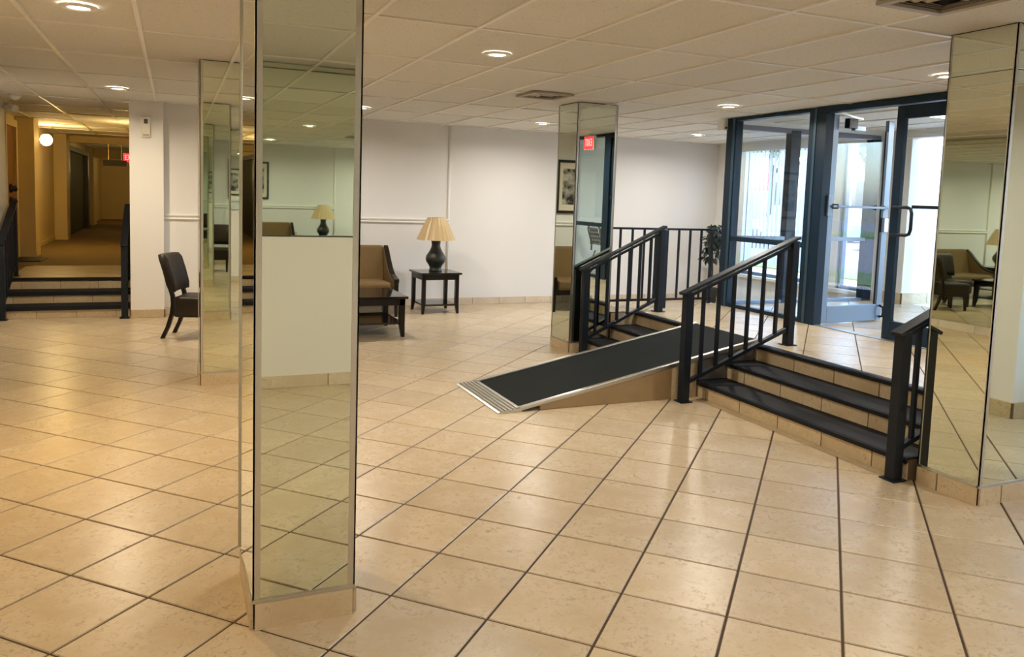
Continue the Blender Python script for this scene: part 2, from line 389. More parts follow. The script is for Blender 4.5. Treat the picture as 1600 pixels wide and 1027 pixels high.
# ------------------------------------------------------------------ walls
w = MB(); w.box(-1.46, .6, 19.0, 20.4, -.02, CH + .1); w.box(.6, 7.54, 19.70, 20.4, -.02, CH + .1)
w.box(7.54, OX + .3, 19.68, 20.4, -.02, CH + .1)
wall_far = struct(w.build('wall_far', M_WALL))
wall_pil = struct(B(-2.34, -1.46, 18.55, 20.4, -.02, CH + .1).build('wall_pilaster', M_WALL))
struct(B(-5.95, -5.6, -10.2, 8.0, -.02, CH + .1).build('wall_left', M_WALL))
struct(B(-6.0, -5.74, 14.8, 21.2, -.02, CH + .1).build('wall_left_stairs', M_WALL))
struct(B(-7.0, -6.62, 21.2, 66, -.02, CH + .1).build('wall_left_corridor', M_WALL))
wall_left = struct(B(-5.95, -5.24, 8.0, 14.8, -.02, CH + .1).build('wall_left_mirrored', M_WALL))
wall_right = MB(); wall_right.box(13.2, 13.6, -10.2, -2.4, -.02, CH + .1); wall_right.box(13.6, 15.4, -2.75, -2.4, -.02, CH + .1); wall_right.box(15.0, 15.4, -2.4, .56, -.02, .9); wall_right.box(15.0, 15.4, -2.4, .56, 5.8, CH + .1); wall_right.box(12.95, 13.09, .55, .84, -.02, CH + .1)
wall_right = struct(wall_right.build('wall_right', M_WALL))
wall_rear = struct(MB().box(-5.9, 13.6, -8.9, -8.42, -.02, CH + .1).box(-4.0, 12.0, -8.42, -8.12, -.02, 2.93).build('wall_rear', M_WALL))
# a mirror sheet above the white dado, and one on the left wall
MB().prism([(-4.0, -8.42), (12.0, -8.42), (12.0, -8.32), (-4.0, -8.125)], 'z', 2.95, CH).build('wall_mirror_sheet', M_MIRROR, wall_rear)
B(-4.0, 12.0, -8.42, -8.115, 2.93, 2.95).build('mirror_edge', M_SEAM, wall_rear)
B(-5.24, -5.225, 8.0, 14.8, .26, CH).build('wall_mirror_sheet', M_MIRROR, wall_left)
# corridor
struct(B(-2.34, -1.9, 20.4, 66, -.02, CH + .1).build('wall_corridor', M_CREAM))
struct(B(-7.0, -1.9, 65, 65.5, -.02, CH + .1).build('wall_corridor_end', M_CREAM))
w = MB(); w.box(-6.62, -5.97, 27.9, 29.0, .9, CH + .1); w.box(-6.62, -6.05, 38.2, 39.3, .9, CH + .1); w.box(-6.62, -6.2, 54, 56, .9, CH + .1)
struct(w.build('wall_corridor_piers', M_CREAM))
struct(B(-6.62, -6.60, 20.9, 66, .9, CH).build('wall_corridor_left', M_CREAM))
struct(B(-6.65, -5.72, 21.05, 21.2, .9, CH + .1).build('wall_return', M_CREAM))
struct(MB().box(-6.62, -2.34, 39.5, 40.3, 5.86, CH + .1).box(-6.62, -2.34, 55, 55.8, 5.6, CH + .1).build('beam', M_CREAM))
cf = struct(MB().box(-6.7, -2.3, 24.2, 66, -.02, PZ).box(-6.7, -2.3, 21.05, 24.2, -.02, PZ - .006).box(-5.72, -2.34, 20.44, 21.05, -.02, PZ - .006).build('floor_corridor', M_CARPET))
tiled(cf, -5.72, -2.34, 20.42, 24.2, PZ, M_LANDING)
# door on the corridor's left wall and the dark fire door further on
d = struct(B(-6.60, -6.52, 22.2, 27.3, PZ, 5.75).build('door_3', M_BROWNDOOR), 'brown flush door in the corridor beside the stairs', 'door')
MB().box(-6.60, -6.44, 21.95, 22.2, PZ, 6.0).box(-6.60, -6.44, 27.3, 27.55, PZ, 6.0).box(-6.60, -6.44, 22.2, 27.3, 5.75, 6.0).build('door_frame', M_CREAM, d)
MB().lathe([(.16, 0), (.16, .06), (.1, .1), (.12, .2), (.0, .24)], n=12).build('door_lock', M_DARKPL, d)
lk = d.children[-1]; lk.matrix_parent_inverse = Matrix(); lk.location = (-6.52 * T, 26.4 * T, 3.55 * T); lk.rotation_euler = (0, PI / 2, 0)
lk2 = link_copy(lk, d, (-6.52 * T, 26.4 * T, 3.1 * T)); lk2.name = 'door_knob'
d = struct(B(-6.60, -6.35, 40.4, 49.5, PZ, 5.5).build('door_4', M_GREENDOOR), 'dark olive fire door along the corridor wall', 'door')
MB().box(-6.60, -6.12, 39.9, 40.4, PZ, 5.75).box(-6.60, -6.12, 49.5, 50.2, PZ, 5.75).box(-6.6, -6.12, 40.4, 49.5, 5.5, 5.75).build('door_frame', M_SEAM, d)

# baseboard tiles: each a part of its run
def base_run(name, pts, h=.24, z=0.0, step=1.0, m=None, start=.0, mine=None):
    """pts: list of (x,y) corners walked with the room on the right-hand side... tiles stand just off the wall, t thick"""
    par = mine
    for (xa, ya), (xb, yb) in zip(pts[:-1], pts[1:]):
        L = math.hypot(xb - xa, yb - ya); ux, uy = (xb - xa) / L, (yb - ya) / L; nx, ny = uy, -ux
        cuts = [0.0]; s = step - start
        while s < L - .05: cuts.append(s); s += step
        cuts.append(L)
        for s0, s1 in zip(cuts[:-1], cuts[1:]):
            s0 += .008; s1 -= .008
            bx = MB(); q = [(xa + ux * s0, ya + uy * s0), (xa + ux * s1, ya + uy * s1), (xa + ux * s1 + nx * .035, ya + uy * s1 + ny * .035), (xa + ux * s0 + nx * .035, ya + uy * s0 + ny * .035)]
            bx.prism(q, 'z', z + .004, z + h)
            if par is None:
                gb = MB()
                for (xc, yc), (xd, yd) in zip(pts[:-1], pts[1:]):
                    LL = math.hypot(xd - xc, yd - yc); vx, vy = (xd - xc) / LL, (yd - yc) / LL
                    gb.prism([(xc, yc), (xd, yd), (xd + vy * .026, yd - vx * .026), (xc + vy * .026, yc - vx * .026)], 'z', z + .002, z + h - .006)
                par = struct(gb.build(name, M_PALEGROUT))
            bx.build('tile', m or M_RISER, par)
    return par
base_run('baseboard_far', [(-1.46, 19.0), (.6, 19.0), (.6, 19.70), (7.5, 19.70), (OX, 19.68)], step=1.02, m=M_BASE)
base_run('baseboard_pilaster', [(-2.34, 18.55), (-1.46, 18.55), (-1.46, 19.0)])
base_run('baseboard_rear', [(12.0, -8.12), (-4.0, -8.12)], step=1.3, m=M_BASE)
base_run('baseboard_left', [(-5.24, 8.0), (-5.24, 14.8)], step=1.3, h=.25, m=M_BASE)
base_run('baseboard_right', [(15.0, -2.4), (13.2, -2.4), (13.2, -8.3)], step=1.1, h=.3)
struct(MB().box(-6.60, -6.57, 29, 38.2, PZ, PZ + .16).box(-6.62, -5.95, 27.87, 27.9, PZ, PZ + .16).box(-6.62, -6.03, 38.17, 38.2, PZ, PZ + .16).box(-6.6, -2.34, 64.95, 65, PZ, PZ + .2).build('baseboard_corridor', M_CREAM))
# chair rail
def rail_prof(y): return [(y, 2.80), (y - .04, 2.82), (y - .075, 2.86), (y - .05, 2.90), (y - .085, 2.95), (y - .085, 2.985), (y - .05, 3.0), (y, 3.0)]
tr = MB(); tr.prism(rail_prof(19.0), 'x', -1.46, .6); tr.prism(rail_prof(19.70), 'x', .6, 7.54); struct(tr.build('trim_1', M_TRIM))
struct(MB().lathe([(.05, .24), (.05, CH)], (7.54, 19.69, 0), 12).build('trim_3', M_TRIM))

# ------------------------------------------------------------------ mirrored pillars
def pillar(x0, x1, y0, y1, label, seams=(), tile_cut=None, skew=0.0):
    r = empty('mirrored_pillar', (x0 + x1) / 2, (y0 + y1) / 2, 0); tag(r, label, 'pillar', None, 'thing')
    h = .24
    B(x0 + .02, x1 - .02, y0 + .02, y1 - .02, 0, CH + .03).build('core', M_SEAM, r)
    zs = [h + .02] + list(seams) + [CH]
    for za, zb in zip(zs[:-1], zs[1:]):
        B(x0 + .012, x1 - .012, y0, y0 + .018, za + .004, zb - .004).build('mirror_panel', M_MIRROR, r)
        B(x0 + .012, x1 - .012, y1 - .018, y1, za + .004, zb - .004).build('mirror_panel', M_MIRROR, r)
        MB().prism([(x0, y0 + .012), (x0 + .018, y0 + .012), (x0 + .018, y1 - .012), (x0 - skew, y1 - .012)], 'z', za + .004, zb - .004).build('mirror_panel', M_MIRROR, r)
        B(x1 - .018, x1, y0 + .012, y1 - .012, za + .004, zb - .004).build('mirror_panel', M_MIRROR, r)
    cw = .055
    for cx, sx in ((x0, 1), (x1, -1)):
        for cy, sy in ((y0, 1), (y1, -1)):
            a, b_ = sorted((cx - sx * .008, cx + sx * cw)); c, d_ = sorted((cy - sy * .008, cy + sy * .006))
            sk = skew + .006 if sx > 0 and sy < 0 and skew else 0
            t_ = MB().box(a - sk, b_, c, d_, h + .02, CH)
            a, b_ = sorted((cx - sx * .008, cx + sx * .006)); c, d_ = sorted((cy - sy * .008, cy + sy * .02))
            t_.box(a - sk, b_ - sk, c, d_, h + .02, CH); t_.build('corner_trim', M_ALU, r)
    f = .012
    MB().box(x0 - f, x1 + f, y0 - f, y0 + .02, h - .005, h + .03).box(x0 - f, x1 + f, y1 - .02, y1 + f, h - .005, h + .03).box(x0 - f, x0 + .02, y0, y1, h - .005, h + .03).box(x1 - .02, x1 + f, y0, y1, h - .005, h + .03).build('base_trim', M_ALU, r)
    for (xa, ya, xb, yb) in ((x0, y0, x1, y0), (x1, y0, x1, y1), (x1, y1, x0, y1), (x0, y1, x0, y0)):
        L = math.hypot(xb - xa, yb - ya); ux, uy = (xb - xa) / L, (yb - ya) / L; nx, ny = uy, -ux
        cuts = [0, L] if not tile_cut else [0, tile_cut * L, L]
        for s0, s1 in zip(cuts[:-1], cuts[1:]):
            s0 += .012; s1 -= .012
            MB().prism([(xa + ux * s0, ya + uy * s0), (xa + ux * s1, ya + uy * s1), (xa + ux * s1 + nx * .03, ya + uy * s1 + ny * .03), (xa + ux * s0 + nx * .03, ya + uy * s0 + ny * .03)], 'z', .0, h - .005).build('tile', M_RISER, r)
    return r
pillar(-.56, .31, .52, 1.67, 'nearest mirrored pillar, standing alone in the middle of the tiled floor', skew=.03)
pillar(8.45, 9.6, .42, 1.33, 'mirrored pillar at the right end of the entrance steps', seams=(5.62,), tile_cut=.36)
pillar(7.87, 8.98, 10.95, 11.97, 'mirrored pillar at the far end of the entrance steps behind the ramp')
pillar(-.73, .2, 9.72, 10.75, 'mirrored pillar partly hidden behind the nearest pillar, beside the brown dining chairs')

# ------------------------------------------------------------------ entrance platform, steps, ramp
R3 = PZ / 3
plat = MB(); plat.box(9.78, FX + .1, 1.40, 12.05, -.02, PZ - .02); plat.box(12.7, FX + .1, .85, 1.40, -.02, PZ - .02); plat.box(9.0, 9.78, 10.95, 12.05, -.02, PZ - .02); plat.box(FX + .1, OX + .6, .85, 11.8, -.02, PZ - .02)
plat = struct(plat.build('floor_platform', M_GROUT))
tiled(plat, 9.86, FX - .02, 1.42, 10.95, PZ, M_TILE, da=.35, db=.1)
tiled(plat, 9.0, FX - .02, 10.95, 12.05, PZ, M_TILE, da=.35, db=.1)
tiled(plat, FX + .02, OX + .5, .86, 11.7, PZ, M_TILE, da=.35, db=.1)
base_run('trim_2', [(9.0, 10.935), (9.78, 10.935)], h=.97, step=.9)
st = empty('entrance_steps', 9.0, 6.2, 0); tag(st, 'three broad entrance steps with black treads and cream tile risers', 'steps', None, 'thing')
MB().box(8.38, 9.78, 1.42, 10.90, 0, R3 - .03).box(9.07, 9.78, 1.42, 10.90, R3 - .03, 2 * R3 - .03).build('step_core', M_PALEGROUT, st)
def risers(par, axis, c, z0, z1, a, b, start, m):
    s = a; first = True
    while s < b - .03:
        n = min(b, s + (start if first else 1.0)); first = False
        if axis == 'x': B(c - .03, c + .005, s + .011, n - .011, z0, z1).build('tile', m, par)
        else: B(s + .006, n - .006, c - .03, c + .005, z0, z1).build('tile', m, par)
        s = n
for k, (xr, stt) in enumerate(((8.38, .62), (9.07, .35), (9.78, .8))):
    risers(st, 'x', xr, k * R3 + (.004), (k + 1) * R3 - .085, 1.42, 10.90, stt, M_RISER)
for k, (xa, xb) in enumerate(((8.31, 9.05), (9.00, 9.76), (9.70, 9.86))):
    z = (k + 1) * R3 + (.004 if k == 2 else 0)
    t_ = MB(); t_.prism([(xa, z - .085), (xa + .03, z - .09), (xa + .03, z - .03), (xb, z - .03), (xb, z), (xa + .03, z), (xa, z - .02)], 'y', 1.42, 10.90)
    t_.build('tread', M_RUBBER, st)
B(8.2, 8.345, 1.42, 10.90, 0.0, .004).build('border_strip', M_RISER, st)
st2 = empty('corridor_steps', -4.05, 19.6, 0); tag(st2, 'three tiled steps with black treads climbing to the dim corridor', 'steps', None, 'thing')
MB().box(-5.72, -2.36, 18.99, 20.36, 0, R3 - .03).box(-5.72, -2.36, 19.66, 20.36, R3 - .03, 2 * R3 - .03).box(-5.72, -2.36, 20.33, 20.42, 0, PZ - .03).build('step_core', M_PALEGROUT, st2)
for k, yr in enumerate((18.98, 19.65, 20.33)):
    risers(st2, 'y', yr, k * R3 + .004, (k + 1) * R3 - .11, -5.70, -2.38, (.95, .3, .4)[k], M_RISER)
for k, (ya, yb) in enumerate(((18.91, 19.64), (19.58, 20.31), (20.25, 20.42))):
    z = (k + 1) * R3
    B(-5.70, -2.38, ya, yb, z - (.11 if k < 2 else .06), z + .003).build('tread', M_RUBBER, st2)

ramp = empty('wheelchair_ramp', 4.1, 7.4, 0); tag(ramp, 'portable wheelchair ramp with black grip sheet and aluminium edges over the steps', 'ramp')
y0, y1 = 6.27, 8.5; xa, xb = 4.5, 9.84; za, zb = .055, PZ + .085
def rz_(x): return za + (zb - za) * (x - xa) / (xb - xa)
MB().prism([(xa, za - .045), (xb, zb - .06), (xb, zb - .012), (xa, za - .008)], 'y', y0 + .03, y1 - .03).build('deck', M_METAL, ramp)
MB().prism([(xa + .02, za - .006), (xb - .05, zb - .012), (xb - .05, zb), (xa + .02, za + .006)], 'y', y0 + .09, y1 - .09).build('grip_surface', M_GRIP, ramp)
for ya, yb in ((y0, y0 + .09), (y1 - .09, y1)):
    MB().prism([(xa - .02, za - .045), (xb, zb - .07), (xb, zb + .03), (xa - .02, za + .03)], 'y', ya, yb).build('side_rail', M_ALU, ramp, bevel=.006)
lp = MB(); lp.prism([(4.06, .002), (4.52, .006), (4.52, za + .01), (4.10, .03), (4.06, .012)], 'y', y0 - .02, y1 + .02)
lip = lp.build('lip_plate', M_ALU, ramp)
for k in range(5): B(4.13 + k * .075, 4.15 + k * .075, y0, y1, .03 + .0055 * (k + 1), .046 + .0068 * (k + 1)).build('grip_rib', M_ALU, lip)
MB().prism([(4.9, .004), (7.72, .004), (7.72, rz_(7.72) - .05), (4.9, rz_(4.9) - .05)], 'y', y0 + .02, y0 + .07).build('side_panel', M_WOOD, ramp)
MB().prism([(7.72, .004), (8.3, .004), (8.3, rz_(8.3) - .05), (7.72, rz_(7.72) - .05)], 'y', y0 + .02, y0 + .08).build('end_block', M_RISER, ramp)
MB().prism([(8.3, R3 + .01), (9.0, R3 + .01), (9.0, 2 * R3 + .01), (9.68, 2 * R3 + .01), (9.68, rz_(9.68) - .06), (8.3, rz_(8.3) - .06)], 'y', y0 + .02, y0 + .06).build('side_flashing', M_METAL, ramp)

# ------------------------------------------------------------------ stair railings
def stair_rail(label, y, x0, x1, nb=6, axis='x', sgn=1, z0=0.0, z1=PZ, lo=.36, hh=2.16):
    """railing climbing along +axis; posts at x0 (on z0) and x1 (on z1)"""
    def P3(s, z, off=0): return (s, y + off, z) if axis == 'x' else (y + off, s, z)
    r = empty('stair_railing', *P3(x0, z0)); tag(r, label, 'railing', 'black stair railings')
    sl = (z1 - z0) / (x1 - x0); pw_ = .165
    up = (0, 0, 1)
    for s, zz in ((x0, z0), (x1, z1)):
        MB().bar(P3(s, zz + .012), P3(s, zz + hh - .03), pw_, pw_).build('post', M_IRON, r, bevel=.004)
        MB().bar(P3(s - .13, zz + .014), P3(s + .13, zz + .014), .26, .015).build('base_plate', M_IRON, r)
    a, b_ = P3(x0 - .16, z0 + hh - .16 * sl), P3(x1 + .1, z1 + hh + .1 * sl)
    MB().bar(a, b_, .19, .055).build('handrail', M_IRON, r, bevel=.006)
    a, b_ = P3(x0 + .08, z0 + hh - .11 + .08 * sl), P3(x1 - .08, z1 + hh - .11 - .08 * sl)
    MB().bar(a, b_, .07, .05).build('upper_bar', M_IRON, r)
    MB().bar(P3(x0 + .08, z0 + lo + .08 * sl), P3(x1 - .08, z1 + lo - .08 * sl), .09, .07).build('lower_bar', M_IRON, r)
    for k in range(nb):
        s = x0 + (x1 - x0) * (k + 1) / (nb + 1); zb_ = z0 + sl * (s - x0)
        MB().bar(P3(s, zb_ + lo), P3(s, zb_ + hh - .1), .06, .06).build('baluster', M_IRON, r)
    return r
rmid = stair_rail('black steel stair railing in the middle of the entrance steps, right beside the ramp', 6.05, 7.83, 10.33)
rleft = stair_rail('black steel stair railing at the far end of the entrance steps, against a mirrored pillar', 10.72, 8.15, 10.3)
rright = stair_rail('black steel stair railing at the near end of the entrance steps beside a pillar', 1.52, 8.2, 10.6, nb=7, lo=.43)
stair_rail('black stair railing on the left side of the corridor steps', -5.52, 18.75, 20.75, nb=5, axis='y')
stair_rail('black stair railing on the right side of the corridor steps beside the white pilaster', -2.5, 18.6, 20.75, nb=5, axis='y')
MB().bar((10.78, 11.3, PZ + .01), (10.78, 11.3, PZ + 2.08), .165, .165).build('return_post', M_IRON, rleft, bevel=.004)
MB().bar((10.3, 10.72, PZ + 2.1), (10.78, 11.3, PZ + 2.1), .14, .05).build('return_rail', M_IRON, rleft)

gr = empty('landing_railing', 11, 12.0, PZ); tag(gr, 'long level black railing along the far edge of the entrance platform', 'railing')
MB().bar((9.0, 11.98, PZ + 2.09), (12.88, 11.98, PZ + 2.09), .12, .055).build('handrail', M_IRON, gr)
MB().bar((9.0, 11.98, PZ + .14), (12.88, 11.98, PZ + .14), .08, .06).build('lower_bar', M_IRON, gr)
MB().bar((9.06, 11.98, PZ), (9.06, 11.98, PZ + 2.07), .07, .07).build('post', M_IRON, gr)
MB().bar((12.82, 11.98, PZ), (12.82, 11.98, PZ + 2.07), .07, .07).build('post', M_IRON, gr)
for k in range(9): MB().bar((9.46 + .376 * k, 11.98, PZ + .14), (9.46 + .376 * k, 11.98, PZ + 2.07), .05, .05).build('baluster', M_IRON, gr)

# ------------------------------------------------------------------ inner glazed wall with the doors
def fr(name, par, *boxes, m=None, bev=.004):
    for b_ in boxes: B(*b_).build(name, m or M_FRAME, par, bevel=bev)
wn1 = struct(empty('window_1', FX, 9.9, PZ), 'tall fixed glass panel left of the entrance doors in a dark frame', 'window')
fr('frame', wn1, (FX - .12, FX + .12, 11.25, 11.65, PZ, CH), (FX - .12, FX + .12, 8.22, 8.55, PZ, CH), (FX - .12, FX + .12, 8.55, 11.25, CH - .09, CH), (FX - .1, FX + .1, 8.55, 11.25, PZ, PZ + .10))
fr('midrail', wn1, (FX - .12, FX + .12, 8.55, 11.25, 2.83, 2.96))
fr('glazing_bead', wn1, (FX - .15, FX - .12, 11.28, 11.36, PZ, CH), (FX - .14, FX - .10, 8.30, 8.38, PZ, CH), m=mat('grey blue frame face', (.05, .10, .14), .35, metal=.4))
fr('pane', wn1, (FX - .012, FX + .012, 8.55, 11.25, 2.96, CH - .09), (FX - .012, FX + .012, 8.55, 11.25, PZ + .1, 2.83), m=M_GLASS, bev=0)
wn2 = struct(empty('window_2', FX, 2.6, PZ), 'tall fixed glass panel right of the entrance doors in a dark frame', 'window')
fr('frame', wn2, (FX - .12, FX + .12, .85, 1.15, PZ, CH), (FX - .12, FX + .12, 3.5, 3.9, PZ, CH), (FX - .12, FX + .12, 1.15, 3.5, CH - .09, CH), (FX - .1, FX + .1, 1.15, 3.5, PZ, PZ + .10))
fr('midrail', wn2, (FX - .12, FX + .12, 1.15, 3.5, 2.86, 3.0))
fr('pane', wn2, (FX - .012, FX + .012, 1.15, 3.5, 3.0, CH - .09), (FX - .012, FX + .012, 1.15, 3.5, PZ + .1, 2.86), m=M_GLASS, bev=0)
hd = struct(MB().box(FX - .14, FX + .14, 3.9, 8.22, CH - .14, CH).build('door_header', M_FRAME, bevel=.004))
B(FX - .12, FX + .12, 8.0, 8.22, PZ, CH - .14).build('jamb', M_FRAME, hd)
B(FX - .10, FX + .10, 3.9, 8.22, PZ, PZ + .018).build('threshold', M_ALU, hd)

def leaf(name, label, L, m, x, y, rz, dark_edge):
    """glazed door leaf, local: hinge at origin, leaf along +x, z from the floor"""
    r = struct(empty(name, x, y, PZ, rz), label, 'door')
    def pb(n, mm, *bx, bev=.004):
        for b_ in bx:
            o = B(*b_).build(n, mm, r, bevel=bev, local=True)
    t_ = .055; h = 5.02; sw = .2
    pb('stile', m, (0, sw, -t_, t_, .03, h), (L - sw, L, -t_, t_, .03, h))
    pb('top_rail', m, (sw, L - sw, -t_, t_, h - .28, h))
    pb('bottom_rail', m, (sw, L - sw, -t_, t_, .03, .44))
    pb('pane', M_GLASS, (sw, L - sw, -.012, .012, .44, h - .28), bev=0)
    return r, pb
d1, pb = leaf('door_1', 'grey aluminium glazed door leaf standing wide open into the vestibule', 2.2, M_LEAFALU, FX + .12, 8.08, math.radians(5), True)
pb('glazing_edge', M_IRON, (2.2 - .29, 2.2 - .2, -.06, -.02, .44, 4.74))
pb('push_bar', M_LEAFALU, (.05, 2.05, -.17, -.11, 2.83, 2.89))
pb('bar_bracket', M_IRON, (.16, .24, -.17, -.05, 2.80, 2.92)); pb('bar_bracket', M_LEAFALU, (1.9, 2.05, -.17, -.05, 2.80, 2.92))
pb('hinge_plate', M_LEAFALU, (-.07, .06, -.12, -.05, 2.62, 3.12))
pb('lock_case', M_WHITEPL, (2.04, 2.19, -.09, -.05, 2.26, 2.60)); pb('lock_strike', M_IRON, (1.93, 2.04, -.09, -.05, 2.26, 2.62))
pb('door_closer', M_IRON, (.38, .68, -.20, -.055, 4.72, 4.95)); pb('closer_cylinder', M_LEAFALU, (.62, 1.0, -.17, -.06, 4.68, 4.80))
MB().bar((.55, -.12, 5.0), (.05, -.2, 5.06), .06, .04).bar((.55, -.12, 5.0), (1.0, -.06, 4.98), .06, .04).build('closer_arm', M_ALU, d1, local=True)
MB().tube([(2.10, -.07, .12), (2.10, -.17, .14), (2.10, -.19, .25), (2.10, -.17, .37), (2.10, -.07, .40)], .03, 8).build('hold_open_loop', M_IRON, d1, local=True)
for k in range(6): MB().lathe([(.022, 0), (.015, .012), (0, .014)], n=8).build('screw', M_IRON, d1, local=True); s_ = d1.children[-1]; s_.location = (.1 * T, -.055 * T, (.7 + k * .75) * T); s_.rotation_euler = (PI / 2, 0, 0)
d2, pb = leaf('door_2', 'closed dark framed glass door leaf beside the right mirrored pillar', 2.16, M_FRAME, FX, 6.08, -PI / 2, False)
pb('push_bar', M_IRON, (.62, 2.05, -.17, -.11, 2.86, 2.93))
pb('bar_bracket', M_IRON, (1.96, 2.05, -.17, -.05, 2.84, 2.95))
MB().tube([(.12, -.06, 2.88), (.15, -.16, 2.88), (.52, -.16, 2.88), (.6, -.16, 2.85), (.63, -.16, 2.76), (.63, -.16, 2.42), (.60, -.16, 2.33), (.52, -.16, 2.30), (.15, -.16, 2.30), (.12, -.06, 2.30)], .035, 10).build('pull_handle', M_IRON, d2, local=True)

wn7 = struct(empty('window_6', 15.2, -.7, .9), 'side window beyond the right mirrored pillar', 'window')
fr('frame', wn7, (15.15, 15.3, -2.4, -2.25, .9, 5.8), (15.15, 15.3, .40, .55, .9, 5.8), (15.15, 15.3, -.78, -.62, .9, 5.8), (15.15, 15.3, -2.25, .40, .9, 1.02), (15.15, 15.3, -2.25, .40, 5.68, 5.8))
fr('pane', wn7, (15.2, 15.22, -2.25, -.78, 1.02, 5.68), (15.2, 15.22, -.62, .40, 1.02, 5.68), m=M_GLASS, bev=0)

# vestibule side glazing, outer wall, outer doors
SY = 11.72
wn3 = struct(empty('window_3', 16, SY, PZ), 'glazed side wall of the vestibule with dark mullions', 'window')
fr('mullion', wn3, (15.15, 15.5, SY - .12, SY + .12, PZ, 6.0), (18.3, 18.65, SY - .12, SY + .12, PZ, 6.0))
fr('top_rail', wn3, (FX + .1, 18.65, SY - .1, SY + .1, 5.92, 6.06), m=mat('violet grey head rail', (.16, .16, .22), .4))
fr('sill_rail', wn3, (FX + .1, 18.65, SY - .1, SY + .1, PZ, PZ + .09), m=M_LEAFALU)
fr('midrail', wn3, (FX + .1, 18.65, SY - .1, SY + .1, 2.84, 2.95), m=M_LEAFALU)
fr('pane', wn3, (FX + .12, 15.15, SY - .01, SY + .01, PZ + .09, 5.92), (15.5, 18.3, SY - .01, SY + .01, PZ + .09, 5.92), m=M_GLASS, bev=0)
struct(B(FX + .1, OX, SY - .08, SY + .08, 6.06, CH + .1).build('wall_soffit', M_WALL))
ow = MB()
ow.box(OX, OX + .4, 18.0, 20.4, -.02, CH + .1); ow.box(OX, OX + .4, 11.55, 18.0, -.02, 1.15); ow.box(OX, OX + .4, 11.55, 18.0, 5.9, CH + .1)
ow.box(OX, OX + .4, 13.2, 13.65, 1.15, 5.9); ow.box(OX, OX + .4, 11.55, 11.85, 1.15, 5.9)
ow.box(OX, OX + .4, 1.0, 11.55, 5.95, CH + .1); ow.box(OX, OX + .4, 1.0, 3.0, -.02, CH + .1); ow.box(FX + .1, OX, .55, .84, -.02, CH + .1)
wall_outer = struct(ow.build('wall_street', M_WALL))
B(OX - .25, OX + .4, 11.85, 18.0, 1.10, 1.2).build('sill', M_SILL, wall_outer)
struct(B(OX + .12, 22.6, 10.72, 11.54, -.02, CH + .1).build('wall_entry_pier', M_WALL))
base_run('baseboard_pier', [(18.92, 11.54), (18.92, 10.72), (22.6, 10.72)], z=PZ, h=.33, step=1.05)
for nm, ya, yb, lab in (('window_4', 13.65, 18.0, 'street window behind the hanging vertical blinds'), ('window_5', 11.85, 13.2, 'narrow bare street window beside the vestibule corner')):
    wq = struct(empty(nm, OX, (ya + yb) / 2, 1.2), lab, 'window')
    fr('frame', wq, (OX + .1, OX + .25, ya, ya + .12, 1.2, 5.9), (OX + .1, OX + .25, yb - .12, yb, 1.2, 5.9), (OX + .1, OX + .25, ya + .12, yb - .12, 5.78, 5.9), (OX + .1, OX + .25, ya + .12, yb - .12, 1.2, 1.32), m=M_LEAFALU)
    fr('pane', wq, (OX + .16, OX + .18, ya + .12, yb - .12, 1.32, 5.78), m=M_GLASS, bev=0)
d5 = struct(empty('door_5', OX + .5, 7, PZ), 'outer street door with dark frame, seen past the white pier', 'door')
fr('frame', d5, (OX + .45, OX + .7, 9.4, 9.74, PZ, CH), (OX + .45, OX + .7, 6.2, 6.5, PZ, 5.9), (OX + .45, OX + .7, 3.0, 3.3, PZ, CH), (OX + .45, OX + .7, 3.3, 9.4, 5.9, CH), (OX + .5, OX + .65, 3.3, 9.4, PZ, PZ + .3))
fr('pane', d5, (OX + .56, OX + .58, 6.5, 9.4, PZ + .3, 5.9), (OX + .56, OX + .58, 9.74, 10.68, PZ, 5.9), (OX + .56, OX + .58, 3.3, 6.2, PZ + .3, 5.9), m=M_GLASS, bev=0)

# vertical blinds: one blind per window, its vanes are parts
def blind(label, ya, yb, n, zlo, ang):
    r = empty('vertical_blind', OX - .18, (ya + yb) / 2, 5.85); tag(r, label, 'blind')
    B(OX - .28, OX - .1, ya, yb, 5.83, 5.92).build('head_rail', M_WHITEPL, r)
    v0 = MB(); hw = .105
    v0.add([(-hw, -.004, zlo), (0, .01, zlo), (hw, -.004, zlo), (hw, -.004, 5.83), (0, .01, 5.83), (-hw, -.004, 5.83), (-hw, -.008, zlo), (0, .006, zlo), (hw, -.008, zlo), (hw, -.008, 5.83), (0, .006, 5.83), (-hw, -.008, 5.83)],
           [(0, 1, 4, 5), (1, 2, 3, 4), (6, 11, 10, 7), (7, 10, 9, 8), (0, 5, 11, 6), (2, 8, 9, 3), (0, 6, 7, 1), (1, 7, 8, 2), (5, 4, 10, 11), (4, 3, 9, 10)])
    va = None
    for k in range(n):
        y = ya + (yb - ya) * (k + .5) / n
        if va is None: va = v0.build('vane', M_BLIND, None); va.parent = r; va.matrix_parent_inverse = world_of(r).inverted(); va.location = ((OX - .18) * T, y * T, 0)
        else: va = link_copy(va, r, ((OX - .18) * T, y * T, 0))
        va.rotation_euler = (0, 0, math.radians(ang + random.uniform(-5, 5)))
    return r
blind('vertical blind of many narrow white vanes hanging in the street window', 14.1, 17.8, 17, 1.7, 20)

